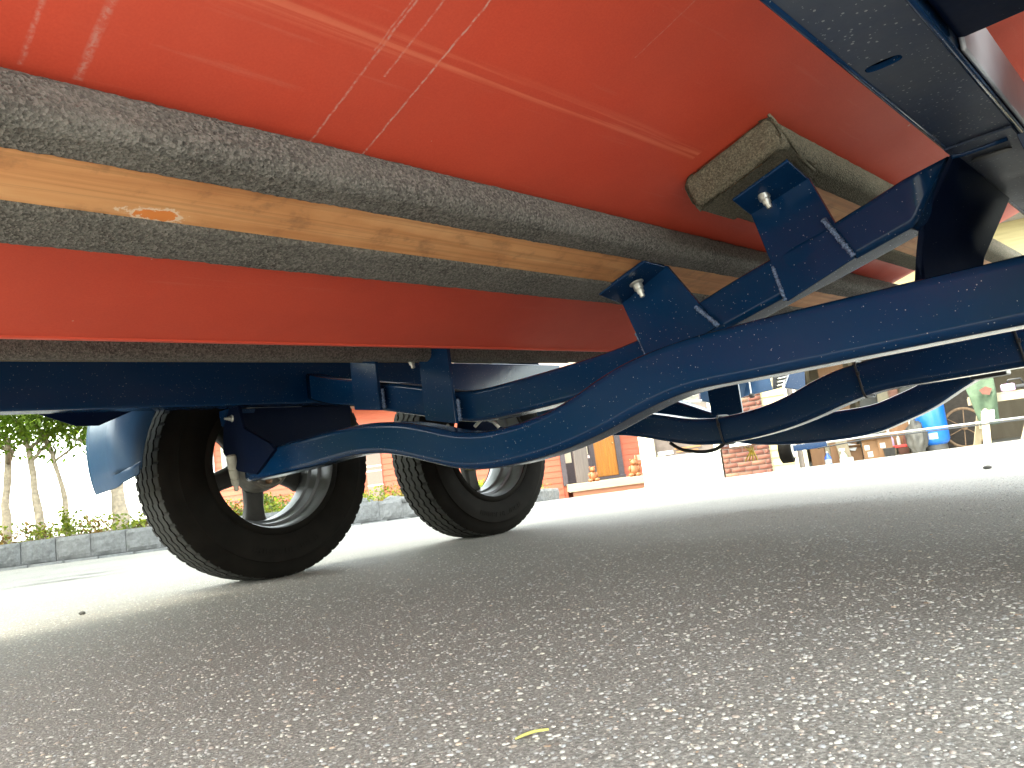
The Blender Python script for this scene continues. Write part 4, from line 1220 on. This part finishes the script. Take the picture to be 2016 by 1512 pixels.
# entry: trims, sidelight, post, door
hpart("corner_post", M_darktrim, MB().box((1.19, -.05, -.15), (1.34, .10, 3.0)))
sd = hpart("sidelight", M_darktrim, MB().box((1.34, 1.02, -.15), (2.20, 1.10, 3.0)))
MB().box((1.40, 1.00, .55), (1.60, 1.02, 2.2)).build("pane", M_creamtrim, sd)
MB().box((1.92, 1.00, .75), (2.16, 1.02, 2.2)).build("pane", M_creamtrim, sd)
hpart("porch_post", M_postwood, MB().box((1.58, -.55, -.22), (2.00, -.20, 3.0)), bevel=.01)
ml = hpart("mail_box", M_darktrim, MB().box((2.03, .80, .22), (2.22, .98, .60)), bevel=.01)
MB().box((2.02, .785, .62), (2.18, .80, .72)).build("notice", simple("pink_notice", (.66, .45, .44), .6, .05), ml)
dj = hpart("door_frame", M_darktrim, MB().box((2.20, .92, -.12), (2.36, 1.10, 2.6)).box((3.06, .92, -.12), (3.24, 1.10, 2.6)).box((2.36, .92, 2.15), (3.06, 1.10, 2.6)))
dr = hpart("door", M_door, MB().box((2.36, .99, -.02), (3.06, 1.03, 2.15)))
for i in range(7):
    MB().box((2.362+i*.0997, .972, -.018), (2.362+(i+1)*.0997-.006, .99, 2.14)).build("plank", M_door, dr, bevel=.003)
MB().lathe([(0, .012), (.03, .012), (.035, .028), (.06, .028), (.065, 0)], (2.98, .972, 1.02), (0, -1, 0), 12).build("handle", M_brass, dr, smooth=True)
hpart("threshold", M_darktrim, MB().box((2.25, .72, -.14), (3.25, .92, -.03)), bevel=.01)
pc = hpart("porch_floor", M_deck, MB().box((1.28, -1.6, -.34), (3.9, 1.1, -.145)))
for i in range(8):
    MB().box((1.27, -1.62+i*.33, -.145), (3.92, -1.62+(i+1)*.33-.012, -.118)).build("deck_board", M_deck, pc, bevel=.004)
MB().box((1.25, -1.66, -.33), (3.93, -1.60, -.115)).build("fascia_board", M_deck, pc, bevel=.006)
MB().box((1.36, -1.58, -.75), (3.88, -1.45, -.34)).build("skirt_board", M_deckred, pc)
MB().box((1.36, -1.75, -.60), (3.86, -1.58, -.47)).build("step_board", M_deckred, pc, bevel=.005)
hpart("roof", simple("brown_shingle", (.16, .11, .08), .9, .3), MB().prism([(-10.2, -1.0, 3.1), (-10.2, 6.4, 3.1), (-10.2, 2.8, 5.0)], (16, 0, 0)))

def carved_bear(x, u, label, flip=1, k=1.0):
    B = empty("carved_bear", vu(x, u, -.118), BGROT, label, "wood carving")
    def blob(mb, c, r, sc=(1, 1, 1)):
        bm = bmesh.new(); bmesh.ops.create_icosphere(bm, subdivisions=2, radius=1)
        mb.add([(c[0]+v.co.x*r*sc[0], c[1]+v.co.y*r*sc[1], c[2]+v.co.z*r*sc[2]) for v in bm.verts], [tuple(q.index for q in f.verts) for f in bm.faces]); bm.free()
    mb = MB(); blob(mb, (0, 0, .16*k), .13*k, (1, .9, 1.25)); blob(mb, (-.09*flip, -.06, .05), .065*k, (1.2, 1.3, .8)); blob(mb, (.10*flip, -.06, .05), .065*k, (1.3, 1.3, .8))
    blob(mb, (-.11*k, -.05, .20*k), .045*k, (.8, 1, 1.8)); blob(mb, (.11*k, -.05, .20*k), .045*k, (.8, 1, 1.8))
    mb.build("body", M_bear, B, smooth=True)
    hd = MB(); blob(hd, (0, -.03, .36*k), .085*k); blob(hd, (0, -.11, .345*k), .04*k); blob(hd, (-.07*k, 0, .43*k), .03*k); blob(hd, (.07*k, 0, .43*k), .03*k)
    hd.build("head", M_bear, B, smooth=True)
    return B
carved_bear(2.05, 23.0, "carved wooden bear seated left of the orange plank door")
carved_bear(3.28, 23.0, "carved wooden bear standing right of the orange plank door beside the bench", -1, 1.15)
bn = empty("porch_bench", vu(3.62, 23.2, -.118), BGROT, "small red-brown bench beside the carved bear at the porch end", "bench")
MB().box((-.22, -.2, .34), (.3, .2, .40)).build("seat", M_bear, bn, bevel=.01)
MB().box((-.22, .16, .45), (.3, .21, .62)).build("backrest", M_deck, bn, bevel=.01)
for sx_ in (-.2, .24):
    MB().box((sx_, -.18, 0), (sx_+.05, -.12, .34)).build("leg", M_bear, bn)
    MB().box((sx_, .14, 0), (sx_+.05, .20, .62)).build("leg", M_bear, bn)

# ================================================================== GARAGE
gd = np.array([.9, -.43]); gd /= np.linalg.norm(gd)
GE = vu(gd[0], gd[1]); GANG = math.atan2(GE.y, GE.x)
G = empty("garage", vu(1.9, 12.5, 0), GANG, "open garage with a brick pier, cream siding and a white panel door", "garage")
def gp(name, mat, mb, **kw): return mb.build(name, mat, G, **kw)
FZ = -.185
tag(mesh_obj("apron", [tuple(vu(v, u, z)) for v, u, z in ((1.2, 12.1, -.30), (8.5, 8.7, -.30), (8.5, 8.6, -.186), (8.5, 9.2, -.186), (1.5, 12.6, -.186), (1.2, 12.0, -.29))][:0] or
     [tuple(G.matrix_basis @ Vector(p)) for p in ((-.3, -1.3, -.26), (8.2, -1.3, -.17), (8.2, .02, -.186), (-.3, .02, -.186))], [(0, 1, 2, 3)], M_floor), kind="structure")
gp("floor_slab", M_floor, MB().box((-.05, -.02, -.5), (8.0, 5.0, FZ)))
# white lower door panel, window band and trim
wd = gp("panel_door", M_white, MB().box((.20, .02, FZ), (1.28, .08, .27)).box((.02, .0, FZ+.002), (.20, .10, .26)))
for z in (-.02, .13): MB().box((.22, .012, z), (1.26, .02, z+.006)).build("panel_groove", M_creamtrim, wd)
MB().lathe([(0, .02), (.02, .02), (.025, 0)], (.34, .02, .09), (0, -1, 0), 12).build("handle", M_zinc, wd, smooth=True)
gw = gp("window", M_creamtrim, MB().box((.02, -.01, .27), (.20, .10, 2.3)).box((.20, .0, .27), (.26, .09, 2.3)).box((1.20, .0, .27), (1.30, .09, 2.3)).box((.26, .0, 1.9), (1.2, .09, 2.3)))
MB().box((.26, .05, .27), (1.2, .06, 1.9)).build("pane", simple("hazy_glass", (0.105, 0.084, 0.077), .12, .3, 4), gw)
for (x0, x1, z0, z1, mt) in ((.30, .55, .30, .36, M_label), (.60, .95, .31, .335, M_orangeboard), (.58, 1.0, .36, .385, M_orangeboard), (.28, .42, .28, .31, M_paleboard)):
    MB().box((x0, .035, z0), (x1, .048, z1)).build("sill_object", mt, gw)
# brick pier
bp = gp("brick_pier", M_mortar, MB().box((1.315, .012, FZ), (2.015, .20, 2.4)))
BM = MB().box((0, 0, 0), (.197, .09, .064)).build("brick", M_brick, bp, bevel=.004)
bme = BM.data; bpy.data.objects.remove(BM)
bmh = None
row = 0; z = FZ+.004
while z < 1.25:
    x = 1.318-(.103 if row % 2 else 0)
    while x < 2.01:
        x0 = max(x, 1.318); x1 = min(x+.197, 2.014)
        if x1-x0 > .05:
            o = bpy.data.objects.new("brick", bme); link(o, bp)
            o.location = (x0, random.uniform(-.004, .003), z); o.scale = ((x1-x0)/.197, 1, 1)
        x += .207
    z += .0745; row += 1
# shutter-like dark and white piece over the pier's left edge
gp("shutter", M_darktrim, MB().box((1.30, -.035, .30), (1.42, -.012, .62)))
gp("sign_board", M_white, MB().box((1.45, -.05, .285), (1.80, -.012, .40)))
# cream siding strip with separate boards
gp("wall", M_cream, MB().box((2.02, .05, FZ), (2.36, .2, 2.4)))
z = FZ
while z < 2.3:
    gp("siding_board", M_cream, MB().prism([(2.018, .05, z+.115), (2.018, .036, z+.115), (2.018, .022, z), (2.018, .05, z)], (.34, 0, 0))); z += .115
gp("door_jamb", M_creamtrim, MB().box((2.36, .0, FZ), (2.40, .22, 2.2)), bevel=.004)
gp("door_jamb", M_postwood, MB().box((2.405, .05, FZ), (2.47, .24, 2.2)))
gp("door_jamb", M_creamtrim, MB().box((2.475, .06, FZ), (2.515, .26, 2.2)), bevel=.004)
gp("header", M_cream, MB().box((-.1, .05, 2.2), (8.0, .25, 3.0)))
gp("wall", M_cream, MB().box((7.6, .0, FZ), (8.0, .25, 2.2)))
gp("back_wall", M_inwall, MB().box((.0, 4.9, FZ), (8.0, 5.0, 2.8)))
gp("side_wall", M_inwall, MB().box((7.9, .25, FZ), (8.0, 4.9, 2.8)))
gp("side_wall", M_inwall, MB().box((.0, .2, FZ), (.1, 4.9, 2.8)))
gp("roof", simple("grey_shingle", (.2, .19, .18), .9, .2), MB().prism([(-.5, -.5, 2.8), (8.4, -.5, 2.8), (8.4, 5.3, 2.9), (-.5, 5.3, 2.9)], (0, 0, .12)))
def gth(name, s, d, label, cat, group=None, rz=0.0, z=FZ):
    p = G.matrix_basis @ Vector((s, d, z)); return empty(name, p, GANG+rz, label, cat, group)
def board(s, d, w, h, th, mat, label, lean=.12, rz=0, tilt=0.0):
    o = MB().prism([(-w/2, 0, 0), (w/2, 0, 0), (w/2+tilt, lean, h), (-w/2+tilt, lean, h)], (0, th, 0)).build("board", mat, None, bevel=.003)
    o.location = G.matrix_basis @ Vector((s, d, FZ)); o.rotation_euler = (0, 0, GANG+rz)
    return tag(o, label, "board", "boards leaning in the garage")
board(2.60, 1.0, .22, 1.1, .03, M_orangeboard, "orange fir board leaning just inside the garage's left jamb")
board(2.755, .95, .07, 1.2, .03, M_paleboard, "narrow pale board between two orange boards inside the garage")
board(2.86, .9, .13, 1.3, .03, M_orangeboard, "orange board behind the blue bottle in the garage")
board(3.02, .7, .17, 1.0, .03, M_inwall, "tan plywood offcut leaning beside the blue bottle", .1, 0, -.12)
def carton(s, d, w, dep, h, label, flap=True, rz=0, mat=None):
    b = gth("cardboard_box", s, d, label, "cardboard box", "cartons in the garage", rz)
    bd = MB().box((-w/2, 0, 0), (w/2, dep, h)).build("body", mat or M_card, b, bevel=.004)
    MB().prism([(-w/2, 0, h), (w/2, 0, h), (w/2, -.10, h+.05), (-w/2, -.10, h+.05)], (0, .004, .004)).build("flap", mat or M_card, b)
    MB().box((-w/2+.03, -.002, h*.55), (-w/2+.10, 0.001, h*.8)).build("label_print", M_label, b)
    return b
c1 = carton(3.10, 1.0, .28, .3, .21, "open brown carton with paper sticking out, left of the tall carton")
MB().prism([(-.10, -.03, .20), (.05, -.03, .17), (.10, -.02, .26), (-.12, .02, .32)], (0, .006, .0)).build("paper", M_label, c1)
c2 = carton(3.38, .85, .24, .3, .29, "middle brown carton with a small blue print")
MB().box((-.06, -.003, .05), (.01, .0, .13)).build("blue_print", simple("teal_print", (.22, .38, .40), .7, .1), c2)
carton(3.58, .80, .20, .3, .30, "tallest brown carton with a white sticker, nearest the red rack")
def bottle(s, d, label, mat, capm, spray=False):
    b = gth("bottle", s, d, label, "bottle", None)
    MB().lathe([(0, 0), (0, .045), (.01, .05), (.12, .05), (.15, .035), (.175, .018), (.20, .016), (.20, 0)], (0, 0, 0), (0, 0, 1), 20).build("body", mat, b, smooth=True)
    if spray:
        MB().box((-.05, -.012, .20), (.03, .012, .235)).build("trigger_head", capm, b, bevel=.004)
    else:
        MB().lathe([(.195, .018), (.215, .018), (.218, 0)], (0, 0, 0), (0, 0, 1), 14).build("cap", capm, b, smooth=True)
    MB().lathe([(.04, .0505), (.10, .0505)], (0, 0, 0), (0, 0, 1), 20).build("label_band", M_label, b, smooth=True)
bottle(2.775, .45, "blue squeeze bottle with a white label on the garage floor", M_bluebottle, M_label)
bottle(3.00, .40, "spray bottle of pale green liquid on the garage floor", M_greenbottle, M_label, True)
tb_ = gth("tissue_tray", 3.02, .55, "shallow white tray behind the green spray bottle", "tray")
MB().box((-.09, -.06, 0), (.1, .08, .09)).build("tray_body", M_label, tb_, bevel=.006)
bk = gth("bucket", 3.62, .7, "black bucket on the garage floor beside the red rack", "bucket")
MB().lathe([(0, 0), (0, .07), (.15, .085), (.155, .09), (.15, .08), (.02, .065), (.02, 0)], (0, 0, 0), (0, 0, 1), 20).build("body", M_black, bk, smooth=True)
rk = gth("red_rack", 3.80, 1.2, "low red shelf with bottles and white legs left of the blue tank", "rack")
MB().box((-.22, -.12, .135), (.20, .15, .175)).build("shelf", M_redpaint, rk, bevel=.006)
for x_, y_ in ((-.15, -.1), (.17, -.1), (-.15, .1), (.17, .1)): MB().tube([(x_, y_, 0), (x_, y_, .62)], .014, 8).build("leg", M_white, rk, smooth=True)
MB().box((-.19, .1, .18), (.19, .14, .75)).build("back_panel", M_orangeboard, rk)
for i, (x_, m_) in enumerate(((-.12, M_purple), (-.03, M_greyplastic), (.06, M_clothred), (.12, M_label))):
    MB().lathe([(0, .028), (.10, .028), (.13, .012), (.16, .012), (.16, 0)], (x_, -.03, .175), (0, 0, 1), 12).build("shelf_bottle", m_, rk, smooth=True)
# grey tarp bundle
tp = MB(); bm = bmesh.new(); bmesh.ops.create_icosphere(bm, subdivisions=4, radius=1)
tv = []
for v in bm.verts:
    n_ = 1+.25*mnoise.noise(v.co*2.2)+.08*mnoise.noise(v.co*7)
    tv.append((v.co.x*.14*n_, v.co.y*.16*n_, max(0, .24+v.co.z*.27*n_)))
tp.add(tv, [tuple(v.index for v in f.verts) for f in bm.faces]); bm.free()
o = tp.build("tarp_bundle", M_tarp, None, smooth=True); o.location = G.matrix_basis @ Vector((4.02, .95, FZ)); o.rotation_euler = (0, 0, GANG)
tag(o, "crumpled grey tarp bundle left of the blue tank", "tarp")
tk = gth("pressure_tank", 4.26, 1.25, "bright blue upright pressure tank with a white label on a short base", "tank")
MB().lathe([(.09, 0), (.09, .10), (.11, .16), (.15, .20), (.19, .213), (.80, .213), (.88, .18), (.93, .10), (.94, 0)], (0, 0, 0), (0, 0, 1), 40).build("body", M_tank, tk, smooth=True)
MB().lathe([(0, .17), (.13, .16), (.14, .15)], (0, 0, 0), (0, 0, 1), 24).build("base", M_tarp, tk, smooth=True)
mb = MB(); n = 8
for i in range(n+1):
    a = rad(-112+34*i/n); mb.v += [(.2145*math.cos(a), .2145*math.sin(a), .20), (.2145*math.cos(a), .2145*math.sin(a), .29)]
mb.f = [(2*i, 2*i+1, 2*i+3, 2*i+2) for i in range(n)]
mb.build("label", M_label, tk)
M_iron = simple("rusty_rim_iron", (0.17, 0.105, 0.06), 0.75, 0.3, 30)
cw = gth("cart_wheel", 4.70, 1.45, "old brown iron cart wheel with thin spokes leaning against the garage clutter", "wheel")
ang = rad(-24)
def wp_(a, r, dy=0): return (r*math.cos(a)*.95, dy+.10*(r*math.sin(a)+.31)/.62, .31+r*math.sin(a))
MB().tube([wp_(2*math.pi*i/40, .295) for i in range(41)], .022, 8, cap=False).build("rim", M_iron, cw, smooth=True)
MB().lathe([(-.05, 0), (-.05, .04), (.05, .04), (.05, 0)], (0, .05, .31), (0, 1, 0), 14).build("hub", M_iron, cw, smooth=True)
for i in range(6): MB().tube([wp_(2*math.pi*i/6+.4, .03), wp_(2*math.pi*i/6+.4, .285)], .008, 6).build("spoke", M_iron, cw)
# clutter boards glimpsed between the cross tubes
board(2.92, 2.5, .42, 1.75, .03, M_orangeboard, "wide orange sheet standing at the back left of the garage", .05)
board(3.32, 2.4, .34, 1.6, .03, M_tarp, "dark grey sheet standing behind the cartons", .05, 0, .25)
board(3.62, 2.3, .20, 1.6, .03, M_paleboard, "broad pale board standing behind the red rack", .05, 0, .1)
board(3.83, 2.3, .16, 1.6, .03, simple("salmon_board", (0.250, 0.110, 0.075), .7, .1), "salmon pink board standing beside the broad pale board", .05)
board(4.08, 2.2, .28, 1.6, .03, M_tarp, "dark grey sheet standing behind the blue tank", .05)
board(4.75, 2.0, .60, .95, .03, simple("dark_brown_panel", (.028, .020, .014), .8, .3), "dark brown panel behind the cart wheel", .05)
sh = gth("shelf_unit", 2.95, 3.2, "pale wooden shelf frame with small goods at the back of the garage", "shelf")
for x_ in (-.5, .25): MB().box((x_, 0, 0), (x_+.06, .06, 2.0)).build("upright", M_paleboard, sh)
for z_ in (.5, 1.0, 1.5): MB().box((-.5, .0, z_), (.31, .4, z_+.03)).build("shelf", M_paleboard, sh)
MB().box((-.1, .05, 1.53), (.12, .3, 1.66)).build("shelf_box", simple("yellow_green_box", (.5, .5, .12), .6, .1), sh)
# sawhorses
def sawhorse(s, d, label, rz):
    b = gth("sawhorse", s, d, label, "sawhorse", "sawhorses in the garage door", rz)
    MB().box((-.45, -.045, .60), (.45, .045, .69)).build("beam", M_paleboard, b, bevel=.003)
    for sx_ in (-1, 1):
        for sy_ in (-1, 1):
            MB().prism([(sx_*.28-.045, sy_*.02, .66), (sx_*.28+.045, sy_*.02, .66), (sx_*.40+.045, sy_*.26, 0), (sx_*.40-.045, sy_*.26, 0)], (0, sy_*.03, 0)).build("leg", M_paleboard, b, bevel=.003)
        MB().box((sx_*.33-.02, -.15, .27), (sx_*.33+.02, .15, .34)).build("brace", M_paleboard, b)
    return b
sawhorse(5.12, -.15, "pale pine sawhorse at the garage mouth with a green cloth over its beam", rad(8))
sawhorse(5.55, .25, "second pale pine sawhorse behind, at the right edge of the photo", rad(75))
pk = MB().box((-.75, -.10, 0), (.75, .10, .025)).build("plank", M_paleboard, None, bevel=.003)
pk.location = G.matrix_basis @ Vector((5.45, .05, FZ+.693)); pk.rotation_euler = (0, 0, GANG+rad(8)); tag(pk, "pale plank laid across the two sawhorses", "plank")
# green printed cloth hanging over the beam
def cloth():
    mb = MB(); nx, nz = 16, 18
    for i in range(nx+1):
        for j in range(nz+1):
            t = i/nx; q = j/nz
            wdt = .16*(1-.42*q)+.02
            x = (t-.5)*wdt*2+.02*q; zz = .93-.62*q
            y = -.30 if q > .35 else -.30+.5*(.35-q)
            y += .02*math.sin(t*11+q*4)+.012*mnoise.noise(Vector((t*4, q*4, 2)))
            mb.v.append((x, y, zz))
    for i in range(nx):
        for j in range(nz): mb.f.append((i*(nz+1)+j, (i+1)*(nz+1)+j, (i+1)*(nz+1)+j+1, i*(nz+1)+j+1))
    o = mb.build("cloth", M_green, None, smooth=True); so = o.modifiers.new("thickness", 'SOLIDIFY'); so.thickness = .004
    o.location = G.matrix_basis @ Vector((4.84, -.0, FZ)); o.rotation_euler = (0, 0, GANG)
    tag(o, "faded green cloth with a red print hanging from the sawhorse", "cloth")
    mb = MB(); mb.prism([(-.03, -.335, .78), (.05, -.335, .82), (.12, -.33, .78), (.08, -.335, .70), (.0, -.335, .72)], (0, .004, 0)).build("print", M_clothred, o)
cloth()
cp = gth("white_cup", 4.86, -.34, "white cup hanging under the green cloth at the sawhorse", "cup", z=FZ+.38)
MB().lathe([(0, 0), (0, .055), (.02, .065), (.12, .075), (.12, .07), (.02, .06), (.02, 0)], (0, 0, 0), (0, 0, 1), 20).build("body", M_white, cp, smooth=True)
cs = gth("chainsaw", 5.25, -.05, "dark power saw with a lilac housing lying on the plank", "power saw", z=FZ+.72)
MB().box((-.16, -.05, 0), (.0, .05, .10)).build("housing", M_purple, cs, bevel=.02)
MB().box((.0, -.03, .02), (.36, .03, .075)).build("body", M_black, cs, bevel=.015)
MB().tube([(-.08, 0, .10), (-.06, 0, .15), (.08, 0, .15), (.10, 0, .08)], .012, 8).build("handle", M_black, cs, smooth=True)

# ================================================================== small things on the asphalt
tw = MB(); P = catmull([(.0, 0, .002), (.012, .004, .004), (.026, .006, .0055), (.042, .004, .006)], 6)
tw.tube([tuple(p) for p in P], [.0012+.0008*math.sin(3.1*i/len(P)) for i in range(len(P))], 8)
o = tw.build("twig", M_twig, None, smooth=True); o.location = (.419, .433, .0008); o.rotation_euler = (0, 0, rad(-43)); o.scale = (.62, .62, .62)
tag(o, "small curved yellow-green twig lying on the asphalt in the foreground", "twig")
for (x, y, r, lb) in ((.657, 2.175, .008, "dark pebble on the asphalt at the left, just inside the shade edge"), (3.53, .768, .014, "dark pebble on the bright asphalt at the right, beyond the shade line")):
    bm = bmesh.new(); bmesh.ops.create_icosphere(bm, subdivisions=2, radius=r)
    vs = [(v.co.x*(1+.3*mnoise.noise(v.co*150)), v.co.y*1.2, v.co.z*.6+r*.5) for v in bm.verts]; fs = [tuple(v.index for v in f.verts) for f in bm.faces]; bm.free()
    o = mesh_obj("pebble", vs, fs, M_pebble, None, smooth=True); o.location = (x, y, 0)
    tag(o, lb, "pebble", "loose pebbles on the driveway")
